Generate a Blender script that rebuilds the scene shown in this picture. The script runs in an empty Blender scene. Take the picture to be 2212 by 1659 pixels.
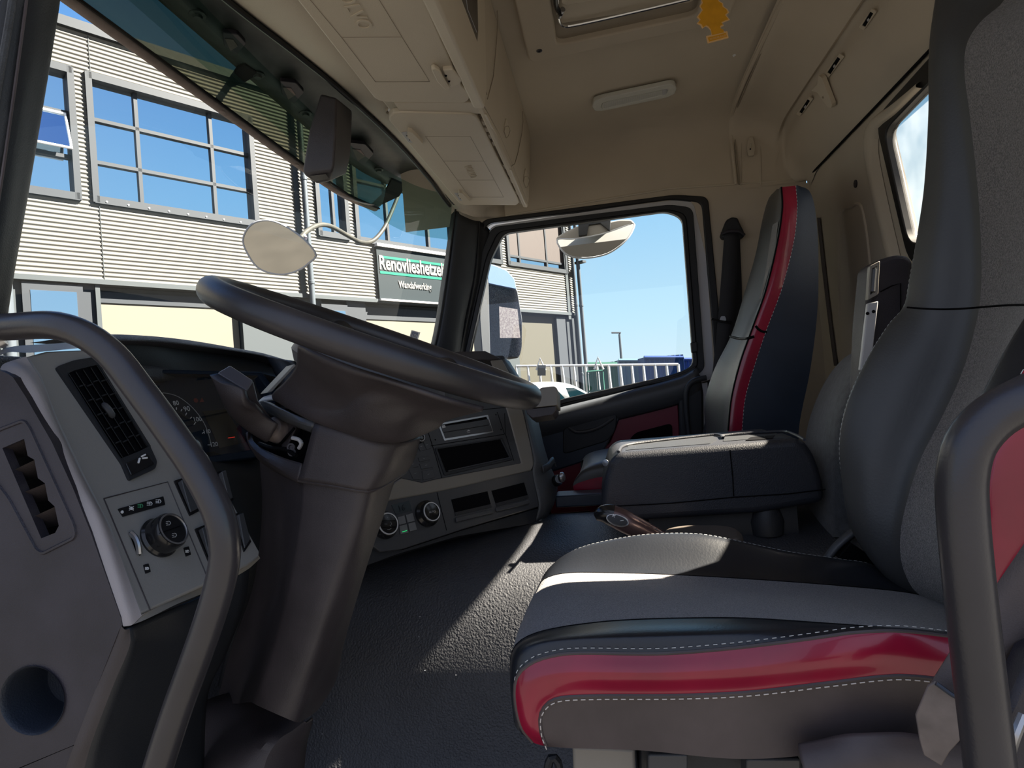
import bpy, bmesh, math, random
from mathutils import Vector, Matrix
random.seed(7)
S = bpy.context.scene; COL = S.collection
V = Vector
# ---------------- camera, world, sun, exposure ----------------
FPX, CX, CY = 1350.0, 1106.0, 829.5
CAM = V((-0.5, 0.0, 2.3))
YAW, PIT, ROL = math.radians(8.5), math.radians(0.86), 0.078
FW = V((math.cos(PIT)*math.cos(YAW), math.cos(PIT)*math.sin(YAW), math.sin(PIT)))
R0 = V((math.sin(YAW), -math.cos(YAW), 0)); U0 = R0.cross(FW)
RT = math.cos(ROL)*R0 - math.sin(ROL)*U0; UP = math.sin(ROL)*R0 + math.cos(ROL)*U0
cd = bpy.data.cameras.new('camera'); cam = bpy.data.objects.new('camera', cd); COL.objects.link(cam)
cd.sensor_width = 36; cd.lens = 36*FPX/2212; cd.clip_start = 0.01; cd.clip_end = 500
m3 = Matrix((RT, UP, -FW)).transposed(); cam.matrix_world = Matrix.Translation(CAM) @ m3.to_4x4()
S.camera = cam
S.view_settings.view_transform = 'Standard'; S.view_settings.look = 'None'
S.view_settings.gamma = 1; S.view_settings.exposure = -0.12; S.view_settings.use_curve_mapping = False
SUN = V((0.22, -1.0, 0.94)).normalized()
sd = bpy.data.lights.new('sun', 'SUN'); sd.energy = 80.0; sd.angle = math.radians(0.6); sd.color = (1.0, 0.93, 0.82)
so = bpy.data.objects.new('sun', sd); COL.objects.link(so)
so.rotation_euler = SUN.to_track_quat('Z', 'Y').to_euler(); so.location = (5, -20, 20)
W = bpy.data.worlds.new('world'); S.world = W; W.use_nodes = True
nt = W.node_tree; nt.nodes.clear()
wo = nt.nodes.new('ShaderNodeOutputWorld'); bg = nt.nodes.new('ShaderNodeBackground')
tc = nt.nodes.new('ShaderNodeTexCoord'); sx = nt.nodes.new('ShaderNodeSeparateXYZ')
nt.links.new(tc.outputs['Generated'], sx.inputs[0])
rp = nt.nodes.new('ShaderNodeValToRGB'); nt.links.new(sx.outputs['Z'], rp.inputs[0])
e = rp.color_ramp.elements
e[0].position = 0.0; e[0].color = (0.86, 1.04, 1.12, 1)
e[1].position = 1.0; e[1].color = (0.06, 0.19, 0.62, 1)
for p_, c_ in ((0.10, (0.66, 0.98, 1.20, 1)), (0.30, (0.38, 0.76, 1.16, 1)), (0.55, (0.13, 0.38, 0.95, 1))):
    q = e.new(p_); q.color = c_
# sky fill added towards the open driver door, well off the sun
dp = nt.nodes.new('ShaderNodeVectorMath'); dp.operation = 'DOT_PRODUCT'
nt.links.new(tc.outputs['Generated'], dp.inputs[0]); dp.inputs[1].default_value = V((-1.0, 0.12, 0.30)).normalized()
mr = nt.nodes.new('ShaderNodeMapRange'); mr.inputs['From Min'].default_value = 0.1; mr.inputs['From Max'].default_value = 0.95
mr.interpolation_type = 'SMOOTHSTEP'
nt.links.new(dp.outputs['Value'], mr.inputs['Value'])
mx = nt.nodes.new('ShaderNodeMix'); mx.data_type = 'RGBA'; nt.links.new(mr.outputs[0], mx.inputs[0])
nt.links.new(rp.outputs[0], mx.inputs[6]); mx.inputs[7].default_value = (.70, .80, 1.06, 1)
# thin low cloud
nz = nt.nodes.new('ShaderNodeTexNoise'); nz.inputs['Scale'].default_value = 5.0; nz.inputs['Detail'].default_value = 5
nt.links.new(tc.outputs['Generated'], nz.inputs[0])
cr = nt.nodes.new('ShaderNodeMapRange'); cr.inputs['From Min'].default_value = .52; cr.inputs['From Max'].default_value = .75; cr.inputs['To Max'].default_value = .55
nt.links.new(nz.outputs[0], cr.inputs['Value'])
zm = nt.nodes.new('ShaderNodeMapRange'); zm.inputs['From Min'].default_value = .0; zm.inputs['From Max'].default_value = .3; zm.inputs['To Min'].default_value = 1; zm.inputs['To Max'].default_value = 0
nt.links.new(sx.outputs['Z'], zm.inputs['Value'])
mu = nt.nodes.new('ShaderNodeMath'); mu.operation = 'MULTIPLY'; nt.links.new(cr.outputs[0], mu.inputs[0]); nt.links.new(zm.outputs[0], mu.inputs[1])
m2 = nt.nodes.new('ShaderNodeMix'); m2.data_type = 'RGBA'; nt.links.new(mu.outputs[0], m2.inputs[0])
nt.links.new(mx.outputs[2], m2.inputs[6]); m2.inputs[7].default_value = (.95, .97, 1, 1)
nt.links.new(m2.outputs[2], bg.inputs[0]); bg.inputs[1].default_value = 1.0
nt.links.new(bg.outputs[0], wo.inputs[0])

# ---------------- pixel helpers (frame 2212 x 1659) ----------------
def ray(x, y): return FW + (x-CX)/FPX*RT - (y-CY)/FPX*UP
def P(x, y, X):
    d = ray(x, y); return CAM + d*((X-CAM.x)/d.x)
def PY(x, y, Y):
    d = ray(x, y); return CAM + d*((Y-CAM.y)/d.y)
def PZ(x, y, Z):
    d = ray(x, y); return CAM + d*((Z-CAM.z)/d.z)
def L(*a):   # list of (px,py,X)
    return [P(*q) for q in a]
class Pl:    # a plane through three points; n faces the viewer side
    def __init__(s, a, b, c):
        s.o = V(a); s.n = (V(b)-V(a)).cross(V(c)-V(a)).normalized()
        if s.n.dot(CAM-s.o) < 0: s.n = -s.n
    def px(s, x, y, off=0.0):
        o = s.o + s.n*off
        d = ray(x, y); return CAM + d*((o-CAM).dot(s.n)/d.dot(s.n))
    def pxs(s, pts, off=0.0): return [s.px(a, b, off) for a, b in pts]
# ---------------- materials ----------------
MATS = {}
def mat(name, col, rough=.5, metal=0., bump=0., bs=200., var=0., vs=8., spec=.5, coat=0., emit=None, es=1., col2=None, sheen=0., detail=3., stretch=None):
    if name in MATS: return MATS[name]
    m = bpy.data.materials.new(name); m.use_nodes = True; t = m.node_tree; b = t.nodes['Principled BSDF']
    b.inputs['Base Color'].default_value = (*col, 1); b.inputs['Roughness'].default_value = rough
    b.inputs['Metallic'].default_value = metal; b.inputs['Specular IOR Level'].default_value = spec
    b.inputs['Coat Weight'].default_value = coat; b.inputs['Sheen Weight'].default_value = sheen
    if emit: b.inputs['Emission Color'].default_value = (*emit, 1); b.inputs['Emission Strength'].default_value = es
    c = t.nodes.new('ShaderNodeTexCoord'); src = c.outputs['Object']
    if stretch:
        mp = t.nodes.new('ShaderNodeMapping'); mp.inputs['Scale'].default_value = stretch
        t.links.new(src, mp.inputs[0]); src = mp.outputs[0]
    if var or col2:
        n = t.nodes.new('ShaderNodeTexNoise'); n.inputs['Scale'].default_value = vs; n.inputs['Detail'].default_value = 5
        t.links.new(src, n.inputs[0])
        r = t.nodes.new('ShaderNodeValToRGB'); t.links.new(n.outputs[0], r.inputs[0])
        c2 = col2 or tuple(min(1, q*(1+var)) for q in col)
        c1 = col if col2 else tuple(q*(1-var) for q in col)
        r.color_ramp.elements[0].position = .35; r.color_ramp.elements[1].position = .65
        r.color_ramp.elements[0].color = (*c1, 1); r.color_ramp.elements[1].color = (*c2, 1)
        t.links.new(r.outputs[0], b.inputs['Base Color'])
    if bump:
        n = t.nodes.new('ShaderNodeTexNoise'); n.inputs['Scale'].default_value = bs; n.inputs['Detail'].default_value = detail
        t.links.new(src, n.inputs[0])
        u = t.nodes.new('ShaderNodeBump'); u.inputs['Strength'].default_value = bump; u.inputs['Distance'].default_value = .002
        t.links.new(n.outputs[0], u.inputs['Height']); t.links.new(u.outputs[0], b.inputs['Normal'])
    MATS[name] = m; return m
def glassmat(name, tint=(1, 1, 1), gloss=.05, rough=.0, haze=0., body=None):
    m = bpy.data.materials.new(name); m.use_nodes = True; t = m.node_tree; t.nodes.clear()
    o = t.nodes.new('ShaderNodeOutputMaterial'); a = t.nodes.new('ShaderNodeBsdfTransparent'); a.inputs[0].default_value = (*tint, 1)
    g = t.nodes.new('ShaderNodeBsdfGlossy'); g.inputs['Roughness'].default_value = rough
    x = t.nodes.new('ShaderNodeMixShader'); x.inputs[0].default_value = gloss
    t.links.new(a.outputs[0], x.inputs[1]); t.links.new(g.outputs[0], x.inputs[2]); out = x
    if haze:
        d = t.nodes.new('ShaderNodeBsdfTranslucent'); d.inputs[0].default_value = (.95, .93, .9, 1)
        n = t.nodes.new('ShaderNodeTexNoise'); n.inputs['Scale'].default_value = 9; n.inputs['Detail'].default_value = 8
        c = t.nodes.new('ShaderNodeTexCoord'); t.links.new(c.outputs['Object'], n.inputs[0])
        q = t.nodes.new('ShaderNodeMapRange'); q.inputs['From Min'].default_value = .3; q.inputs['From Max'].default_value = .7
        q.inputs['To Min'].default_value = haze*.3; q.inputs['To Max'].default_value = haze
        t.links.new(n.outputs[0], q.inputs[0])
        y = t.nodes.new('ShaderNodeMixShader'); t.links.new(q.outputs[0], y.inputs[0])
        t.links.new(x.outputs[0], y.inputs[1]); t.links.new(d.outputs[0], y.inputs[2]); out = y
    if body:
        d = t.nodes.new('ShaderNodeBsdfDiffuse'); d.inputs[0].default_value = (*body[0], 1); y = t.nodes.new('ShaderNodeMixShader'); y.inputs[0].default_value = body[1]
        t.links.new(out.outputs[0], y.inputs[1]); t.links.new(d.outputs[0], y.inputs[2]); out = y
    t.links.new(out.outputs[0], o.inputs[0]); MATS[name] = m; return m
mat('beige', (.52, .45, .355), .75, bump=.15, bs=500, var=.05, vs=3)
mat('beige_plastic', (.56, .49, .385), .55, bump=.2, bs=420, var=.03, vs=4)
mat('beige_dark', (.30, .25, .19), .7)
mat('dark_plastic', (.026, .023, .031), .5, bump=.3, bs=700, var=.2, vs=14)
mat('column_plastic', (.040, .033, .035), .5, bump=.25, bs=600, var=.18, vs=12)
mat('soft_black', (.016, .018, .022), .55, bump=.2, bs=500)
mat('deep_black', (.003, .003, .004), .7, spec=.08)
mat('gloss_black', (.012, .012, .013), .18)
mat('rim_leather', (.030, .027, .029), .38, bump=.06, bs=300, var=.3, vs=9)
mat('grey_fascia', (.25, .24, .225), .5, bump=.1, bs=600, var=.04, vs=6)
mat('grey_fascia_light', (.38, .345, .345), .5, bump=.1, bs=600, var=.05, vs=6)
mat('taupe', (.22, .20, .17), .55, bump=.15, bs=600)
mat('panel_black', (.05, .052, .057), .42, bump=.15, bs=900)
mat('mat_rubber', (.046, .048, .055), .5, bump=1.0, bs=230, detail=1, var=.15, vs=5)
mat('black_leather', (.012, .014, .019), .31, bump=.12, bs=260, var=.1, vs=8)
mat('grey_leather', (.048, .049, .050), .42, bump=.12, bs=260, var=.08, vs=6)
mat('navy_vinyl', (.018, .027, .045), .42, bump=.1, bs=260, var=.2, vs=5)
mat('side_vinyl', (.064, .050, .050), .5, bump=.1, bs=260, var=.22, vs=9)
mat('red_leather', (.26, .006, .030), .27, bump=.14, bs=26, var=.2, vs=7, coat=.35)
mat('red_dark', (.16, .008, .025), .5, bump=.1, bs=200)
mat('fabric', (.055, .055, .068), .95, bump=.9, bs=650, detail=1, vs=520, col2=(.17, .165, .175), sheen=.2)
mat('fabric_warm', (.085, .08, .08), .95, bump=.8, bs=650, detail=1, vs=420, col2=(.22, .205, .20), sheen=.2)
mat('dark_carpet', (.045, .048, .052), .95, bump=.6, bs=500, var=.3, vs=60, sheen=.2)
mat('stitch', (.48, .50, .50), .7)
mat('stitch_warm', (.58, .53, .48), .7)
mat('webbing', (.028, .028, .032), .8, bump=.4, bs=800)
mat('webbing_brown', (.10, .082, .080), .75, bump=.3, bs=700, var=.1, vs=20)
mat('handle_coat', (.036, .033, .036), .30, bump=.08, bs=400, var=.12, vs=10)
mat('chrome', (.75, .75, .76), .15, 1.)
mat('satin', (.45, .45, .46), .35, .9)
mat('seal_black', (.010, .010, .011), .45)
mat('paint_white', (.55, .55, .57), .4)
mat('white_mark', (.8, .8, .8), .5)
mat('yellow_card', (.75, .36, .012), .6, var=.08, vs=30)
mat('yellow_edge', (.80, .52, .25), .6)
mat('lamp_lens', (.62, .62, .57), .25, bump=.5, bs=120)
mat('mirror', (.52, .50, .45), .04, 1.)
mat('dusty_reflection', (.10, .13, .24), .12, 1., vs=260, col2=(.42, .46, .56))  # blue reflected view painted into the mirror tint, with dust speckles
mat('ring_white', (.62, .62, .62), .35)
mat('dim_green', (.05, .30, .14), .5)
mat('red_mark', (.6, .02, .02), .5, emit=(1, .05, .03), es=.5)
mat('green_mark', (.02, .5, .15), .5, emit=(.05, 1, .3), es=.5)
mat('green_white', (.8, .8, .8), .5)
mat('visor_body', (.035, .045, .04), .5, var=.4, vs=14)
mat('visor_edge', (.42, .33, .30), .7, var=.1, vs=40)
mat('light_grey', (.42, .42, .43), .5)
glassmat('clear_glass', (.97, .985, .98), .04)
glassmat('teal_glass', (.50, .66, .62), .05)
glassmat('visor_glass', (.26, .26, .18), .04, haze=.0, body=((.10,.155,.15),.62))
glassmat('dirty_glass', (.84, .82, .78), .04, haze=.03)
glassmat('cluster_glass', (.9, .93, .95), .05)
mat('arm_grey', (.05, .048, .04), .5, var=.3, vs=12)
# ---------------- mesh helpers ----------------
def holed(outer, inners, vec):      # flat panel with holes, given thickness
    bm = bmesh.new(); ed = []
    for lp in [outer]+inners:
        vs = [bm.verts.new(q) for q in lp]; ed += [bm.edges.new((vs[i], vs[(i+1) % len(vs)])) for i in range(len(vs))]
    bmesh.ops.triangle_fill(bm, edges=ed, use_beauty=True, use_dissolve=False); bm.verts.ensure_lookup_table(); bm.verts.index_update()
    m = MB(); n = len(bm.verts); vs = [v.co.copy() for v in bm.verts]; fs = [tuple(v.index for v in f.verts) for f in bm.faces]; vec = V(vec)
    m.add(vs+[q+vec for q in vs], fs+[tuple(n+i for i in f[::-1]) for f in fs]); o = 0
    for lp in [outer]+inners:
        k = len(lp); m.f += [(o+i, o+(i+1) % k, n+o+(i+1) % k, n+o+i) for i in range(k)]; o += k
    bm.free(); return m
class MB:
    def __init__(s): s.v = []; s.f = []
    def add(s, vs, fs):
        o = len(s.v); s.v += [V(q) for q in vs]; s.f += [tuple(i+o for i in q) for q in fs]; return s
    def prism(s, pts, vec):
        n = len(pts); vec = V(vec)
        return s.add(list(pts)+[V(q)+vec for q in pts], [tuple(range(n)), tuple(range(2*n-1, n-1, -1))]+[(i, n+i, n+(i+1) % n, (i+1) % n) for i in range(n)])
    def ring(s, a, b, vec):     # outer a, inner b, same count, closed
        n = len(a); vec = V(vec)
        vs = list(a)+list(b)+[V(q)+vec for q in a]+[V(q)+vec for q in b]; fs = []
        for i in range(n):
            j = (i+1) % n
            fs += [(i, j, n+j, n+i), (2*n+j, 2*n+i, 3*n+i, 3*n+j), (j, i, 2*n+i, 2*n+j), (n+i, n+j, 3*n+j, 3*n+i)]
        return s.add(vs, fs)
    def box(s, c, sz, m=None):
        c = V(c); vs = []
        for i in range(8):
            q = V(((i & 1)-.5, ((i >> 1) & 1)-.5, ((i >> 2) & 1)-.5)); q = V((q.x*sz[0], q.y*sz[1], q.z*sz[2]))
            vs.append(c + (m @ q if m else q))
        return s.add(vs, [(0, 2, 3, 1), (4, 5, 7, 6), (0, 1, 5, 4), (2, 6, 7, 3), (0, 4, 6, 2), (1, 3, 7, 5)])
    def bx(s, x0, x1, y0, y1, z0, z1): return s.box(((x0+x1)/2, (y0+y1)/2, (z0+z1)/2), (abs(x1-x0), abs(y1-y0), abs(z1-z0)))
    def tube(s, path, r, n=12, closed=False, caps=True, flat=1.0):
        k = len(path); path = [V(q) for q in path]; rr = r if isinstance(r, (list, tuple)) else [r]*k
        vs = []; nrm = None
        for i in range(k):
            t = (path[(i+1) % k]-path[i-1]) if closed else (path[min(i+1, k-1)]-path[max(i-1, 0)])
            t = t.normalized() if t.length > 1e-9 else V((0, 0, 1))
            if nrm is None: nrm = t.orthogonal().normalized() if abs(t.z) > .9 else t.cross(V((0, 0, 1))).normalized()
            nrm = (nrm - t*nrm.dot(t)).normalized(); bi = t.cross(nrm)
            for j in range(n):
                a = 2*math.pi*j/n; vs.append(path[i]+(nrm*math.cos(a)+bi*math.sin(a)*flat)*rr[i])
        fs = []
        for i in range(k if closed else k-1):
            for j in range(n):
                a, b = i*n+j, i*n+(j+1) % n; c, d = ((i+1) % k)*n+(j+1) % n, ((i+1) % k)*n+j
                fs.append((a, b, c, d))
        if caps and not closed: fs += [tuple(range(n-1, -1, -1)), tuple(range((k-1)*n, k*n))]
        return s.add(vs, fs)
    def cyl(s, a, b, r, r2=None, n=24): return s.tube([a, b], [r, r if r2 is None else r2], n)
    def lathe(s, o, ax, prof, n=32, caps=True):     # prof: (radius, height)
        o = V(o); ax = V(ax).normalized(); e1 = ax.orthogonal().normalized(); e2 = ax.cross(e1); k = len(prof); vs = []
        for r, h in prof:
            for j in range(n):
                a = 2*math.pi*j/n; vs.append(o+ax*h+(e1*math.cos(a)+e2*math.sin(a))*max(r, 1e-5))
        fs = [(i*n+j, i*n+(j+1) % n, (i+1)*n+(j+1) % n, (i+1)*n+j) for i in range(k-1) for j in range(n)]
        if caps: fs += [tuple(range(n-1, -1, -1)), tuple(range((k-1)*n, k*n))]
        return s.add(vs, fs)
    def grid(s, rows, closed_v=False):
        n = len(rows[0]); k = len(rows); fs = []
        for i in range(k-1+(1 if closed_v else 0)):
            for j in range(n-1): fs.append((i*n+j, i*n+j+1, ((i+1) % k)*n+j+1, ((i+1) % k)*n+j))
        return s.add([q for r_ in rows for q in r_], fs)
def cr(pts, n, closed=False):     # Catmull-Rom through pts, resampled to n points by arc length
    pts = [V(q) for q in pts]; k = len(pts)
    if k == 2 and not closed: return [pts[0].lerp(pts[1], i/(n-1)) for i in range(n)]
    den = []
    for i in range(k if closed else k-1):
        p1, p2 = pts[i], pts[(i+1) % k]
        p0 = pts[i-1] if (closed or i) else p1*2-p2
        p3 = pts[(i+2) % k] if (closed or i+2 < k) else p2*2-p1
        d = (p2-p1).length
        m1 = (p2-p0)*(d/max(1e-9, (p1-p0).length+d)) if (p1-p0).length+d > 0 else V((0, 0, 0))
        m2_ = (p3-p1)*(d/max(1e-9, (p3-p2).length+d))
        for j in range(16):
            t = j/16; t2 = t*t; t3 = t2*t
            den.append(p1*(2*t3-3*t2+1)+m1*(t3-2*t2+t)+p2*(-2*t3+3*t2)+m2_*(t3-t2))
    den.append(pts[0] if closed else pts[-1])
    acc = [0]
    for i in range(1, len(den)): acc.append(acc[-1]+(den[i]-den[i-1]).length)
    out = []; j = 0; cnt = n if closed else n-1
    for i in range(n):
        s_ = acc[-1]*i/cnt
        while j < len(acc)-2 and acc[j+1] < s_: j += 1
        g = acc[j+1]-acc[j]; out.append(den[j].lerp(den[j+1], (s_-acc[j])/g if g > 1e-12 else 0))
    return out
def lin(pts, n):
    pts = [V(q) for q in pts]; acc = [0]
    for i in range(1, len(pts)): acc.append(acc[-1]+(pts[i]-pts[i-1]).length)
    out = []; j = 0
    for i in range(n):
        s_ = acc[-1]*i/(n-1)
        while j < len(acc)-2 and acc[j+1] < s_: j += 1
        g = acc[j+1]-acc[j]; out.append(pts[j].lerp(pts[j+1], (s_-acc[j])/g if g > 1e-12 else 0))
    return out
def loft(lines, nu=40, nv=6, smooth_u=True, smooth_v=True):
    """lines: poly-lines of points; returns rows, nv rows per interval"""
    ls = [cr(l, nu) if smooth_u else lin(l, nu) for l in lines]; rows = []; k = len(ls)
    for i in range(k-1):
        for j in range(nv):
            t = j/nv; row = []
            for u in range(nu):
                p1, p2 = ls[i][u], ls[i+1][u]
                if not smooth_v: row.append(p1.lerp(p2, t)); continue
                p0 = ls[i-1][u] if i else p1*2-p2
                p3 = ls[i+2][u] if i+2 < k else p2*2-p1
                d = (p2-p1).length; a = (p1-p0).length; c = (p3-p2).length
                M1 = (p2-p0)*(d/max(1e-9, a+d)); M2 = (p3-p1)*(d/max(1e-9, c+d)); t2 = t*t; t3 = t2*t
                row.append(p1*(2*t3-3*t2+1)+M1*(t3-2*t2+t)+p2*(-2*t3+3*t2)+M2*(t3-t2))
            rows.append(row)
    rows.append(list(ls[-1])); return rows
def rpoly(pts, r, seg=5, frac=.45):    # round the corners of a 3D polygon
    out = []; n = len(pts); pts = [V(q) for q in pts]
    for i in range(n):
        p, a, b = pts[i], pts[i-1], pts[(i+1) % n]; ri = r[i] if isinstance(r, (list, tuple)) else r
        da = (a-p); db = (b-p); k = min(ri, da.length*frac, db.length*frac)
        s_, e_ = p+da.normalized()*k, p+db.normalized()*k
        for j in range(seg+1):
            t = j/seg; out.append(s_*(1-t)**2+p*2*t*(1-t)+e_*t*t)
    return out
from mathutils.bvhtree import BVHTree
def drape(rows, pts, off=.001):      # lay a seam on a lofted surface
    m = MB().grid(rows); t = BVHTree.FromPolygons(m.v, m.f); out = []
    for x, y in pts:
        d = ray(x, y).normalized(); h = t.ray_cast(CAM, d)
        if h[0] is not None: out.append(h[0]-d*off)
    return out
ORG = {}
def link(name, me, mt, parent=None, origin=None, smooth=True, ang=35, bevel=0, bseg=2, sub=0, solid=0, kind=None, label=None, cat=None, group=None):
    o = bpy.data.objects.new(name, me); COL.objects.link(o)
    if mt: me.materials.append(MATS[mt] if isinstance(mt, str) else mt)
    if parent is not None:
        org = ORG[parent.name]; o.parent = parent
    else:
        if origin is None:
            xs = [v.co for v in me.vertices]
            org = V((sum(c.x for c in xs)/len(xs), sum(c.y for c in xs)/len(xs), min(c.z for c in xs)))
        else: org = V(origin)
        o.location = org
    ORG[o.name] = V(org); me.transform(Matrix.Translation(-V(org)))
    if smooth:
        me.polygons.foreach_set('use_smooth', [True]*len(me.polygons)); me.set_sharp_from_angle(angle=math.radians(ang))
    if solid: q = o.modifiers.new('solid', 'SOLIDIFY'); q.thickness = solid; q.offset = -1
    if bevel: q = o.modifiers.new('bevel', 'BEVEL'); q.width = bevel; q.segments = bseg; q.limit_method = 'ANGLE'; q.angle_limit = math.radians(40); q.harden_normals = False
    if sub: q = o.modifiers.new('sub', 'SUBSURF'); q.levels = sub; q.render_levels = sub
    if kind: o['kind'] = kind
    if label: o['label'] = label
    if cat: o['category'] = cat
    if group: o['group'] = group
    me.update(); return o
def ob(name, m, mt, parent=None, fix=True, **k):
    me = bpy.data.meshes.new(name); me.from_pydata([tuple(q) for q in m.v], [], m.f); me.update()
    if fix:
        bm = bmesh.new(); bm.from_mesh(me); bmesh.ops.recalc_face_normals(bm, faces=bm.faces); bm.to_mesh(me); bm.free()
    return link(name, me, mt, parent, **k)
def thing(name, label, cat, loc, group=None, kind=None):
    o = bpy.data.objects.new(name, None); COL.objects.link(o); o.location = loc; o.empty_display_size = .05
    o['label'] = label
    if cat: o['category'] = cat
    if group: o['group'] = group
    if kind: o['kind'] = kind
    ORG[o.name] = V(loc); return o
def plate(name, pl, pts, thick, mt, parent=None, off=0., r=0., bevel=0., **k):
    """panel: pixel outline on a plane, front at off, thickness going back"""
    q = pl.pxs(pts, off)
    if r: q = rpoly(q, r)
    return ob(name, MB().prism(q, -pl.n*thick), mt, parent, bevel=bevel, **k)
def frame(name, pl, outer, inner, thick, mt, parent=None, off=0., r=0., ri=None, bevel=0., **k):
    a = pl.pxs(outer, off); b = pl.pxs(inner, off)
    if r: a = rpoly(a, r); b = rpoly(b, r if ri is None else ri)
    return ob(name, MB().ring(a, b, -pl.n*thick), mt, parent, bevel=bevel, **k)
def text(name, s, p0, p1, n, mt, parent=None, depth=.0006, h=None, bold=0., off=.0004):
    """letters whose baseline runs from p0 to p1 on a surface of normal n"""
    cu = bpy.data.curves.new(name, 'FONT'); cu.body = s; cu.extrude = depth; cu.offset = bold; cu.resolution_u = 3
    tmp = bpy.data.objects.new('tmp', cu); COL.objects.link(tmp); dg = bpy.context.evaluated_depsgraph_get()
    me = bpy.data.meshes.new_from_object(tmp.evaluated_get(dg)); bpy.data.objects.remove(tmp); me.name = name
    xs = [v.co.x for v in me.vertices]; x0, x1 = min(xs), max(xs); ys = [v.co.y for v in me.vertices]; y1 = max(ys)
    p0 = V(p0); p1 = V(p1); ux = (p1-p0).normalized(); n = V(n).normalized(); uy = n.cross(ux).normalized(); k = (p1-p0).length/(x1-x0)
    ky = (h/y1) if h else k
    for v in me.vertices:
        c = v.co.copy(); v.co = p0 + ux*(c.x-x0)*k + uy*c.y*ky + n*(c.z+depth+off)
    return link(name, me, mt, parent, smooth=False)
def stitches(name, line, mt, parent, r=.0007, dash=.0055, gap=.0028, up=None):
    pts = cr(line, 400); tot = sum((pts[i+1]-pts[i]).length for i in range(399)); st = tot/399; m = MB(); a = max(1, int(dash/st)); b = max(1, round((dash+gap)/st))
    i = 0
    while i+a < 400: m.tube([pts[i], pts[i+a//2], pts[i+a]], r, 5); i += max(b, a+1)
    return ob(name, m, mt, parent, fix=False)
def rows_range(rows, nv, i0, i1): return rows[i0*nv:i1*nv+1]
# ================= the cab shell =================
def st(name, m, mt, parent=None, **k): return ob(name, m, mt, parent, kind='structure', **k)
NX = [(2.10, 3.03), (2.10, 3.20), (2.095, 3.265), (2.07, 3.315), (2.0, 3.345), (1.85, 3.36), (1.05, 3.37), (.25, 3.36), (.1, 3.345), (.03, 3.315), (.005, 3.265), (.0, 3.2), (.0, 3.0)]
def roofline(y): return cr([V((x, y, z)) for x, z in NX], 60)
st('ceiling', MB().grid([roofline(y) for y in [.80, .5, .2, -.1, -.4, -.575]]), 'beige', fix=False)
# header that curves down from the shelf to the windscreen seal
hdr = [PZ(380, -110, 3.10)] + [PZ(x, y, z) for x, y, z in ((502, 0, 3.11), (640, 108, 3.11), (740, 190, 3.11), (860, 303, 3.105), (930, 383, 3.09))] + [P(985, 452, 2.02), P(1030, 470, 2.08), P(1092, 470, 2.10)]
hdr = cr([V((-.02, hdr[0].y-.03, 3.08))]+hdr, 50)
d2 = cr([V((-.02, .52, 3.065)), V((.5, .515, 3.07)), V((1.2, .51, 3.075)), V((1.75, .50, 3.075)), V((1.95, .46, 3.08)), V((2.07, .41, 3.09)), V((2.1, .36, 3.10))], 50)
d3 = [V((p.x, .42, 3.11)) if p.x < 1.92 else V((p.x, .34, 3.16)) for p in d2]
d3b = [V((p.x, .36, 3.34)) for p in d2]
st('trim_header', MB().grid(loft([hdr, d2, d3, d3b], 50, 5)), 'beige', fix=False, solid=.006)
mouter = MB()
for r_, dy, dz, in ((.007, .006, -.004), (.0035, -.012, .0)):
    mouter.tube([p+V((0, dy, dz)) for p in hdr[:44]], r_, 8)
st('trim_windscreen_seal', mouter, 'seal_black')
# passenger side wall: beige above the belt line, behind the door
wr = MB()
wr.prism(L((1448, 408, 2.1), (1740, 385, 2.1), (1742, 395, 2.1))+[V((2.1, -.85, 3.03)), V((2.1, -.85, 1.75)), V((2.1, -.47, 1.75))]+L((1542, 800, 2.1), (1527, 560, 2.1), (1500, 445, 2.1), (1480, 418, 2.1)), (.04, 0, 0))
st('wall_right', wr, 'beige')
wl = MB(); wl.bx(-.03, .0, -.88, -.62, 1.4, 3.05); wl.bx(-.03, 0, -.9, .85, 3.0, 3.06)
st('wall_left', wl, 'beige')
ow = MB(); ow.bx(-.06, 2.26, -.97, .66, 3.43, 3.45); ow.bx(-.06, 2.26, -.95, -.93, 3.04, 3.45); ow.bx(-.06, -.04, -.95, .66, 3.07, 3.45); ow.bx(-.06, -.04, -.95, -.7, 1.4, 3.45); ow.bx(-.06, 2.26, .64, .66, 3.30, 3.45); ow.prism([V((2.145, .5, 3.04)), V((2.145, -.85, 3.06)), V((2.145, -.85, 3.42)), V((2.145, .5, 3.42))], (.1, 0, 0)); st('wall_outer_roof', ow, 'paint_white')
st('trim_seam', MB().tube(L((1092, 466, 2.098), (1250, 440, 2.098), (1448, 407, 2.098), (1600, 397, 2.098), (1742, 386, 2.098)), .0045, 8), 'beige_plastic')
# rear wall with its window and an added opening for the sun
def R(x, y): return PY(x, y, -.85)
rwo = [V((2.1, -.85, 3.06)), V((.0, -.85, 3.06)), V((.0, -.85, 1.5)), V((2.1, -.85, 1.5))]
wq = [R(1905, 268), V((.99, -.85, R(1905, 268).z+.02)), V((1.01, -.85, R(1972, 556).z)), R(1972, 556)]
mir = lambda l: [V((.90-(q.x-.99)*.42, q.y, q.z)) for q in l]
wqb = mir(wq)[::-1]
wi = rpoly(wq, .06, 6); wib = rpoly(wqb, .06, 6)
rw = holed([V((-.02, -.85, 1.45)), V((2.12, -.85, 1.45)), V((2.12, -.85, 3.08)), V((-.02, -.85, 3.08))], [wi, wib], (0, -.03, 0))
st('wall_rear', rw, 'beige')
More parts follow.
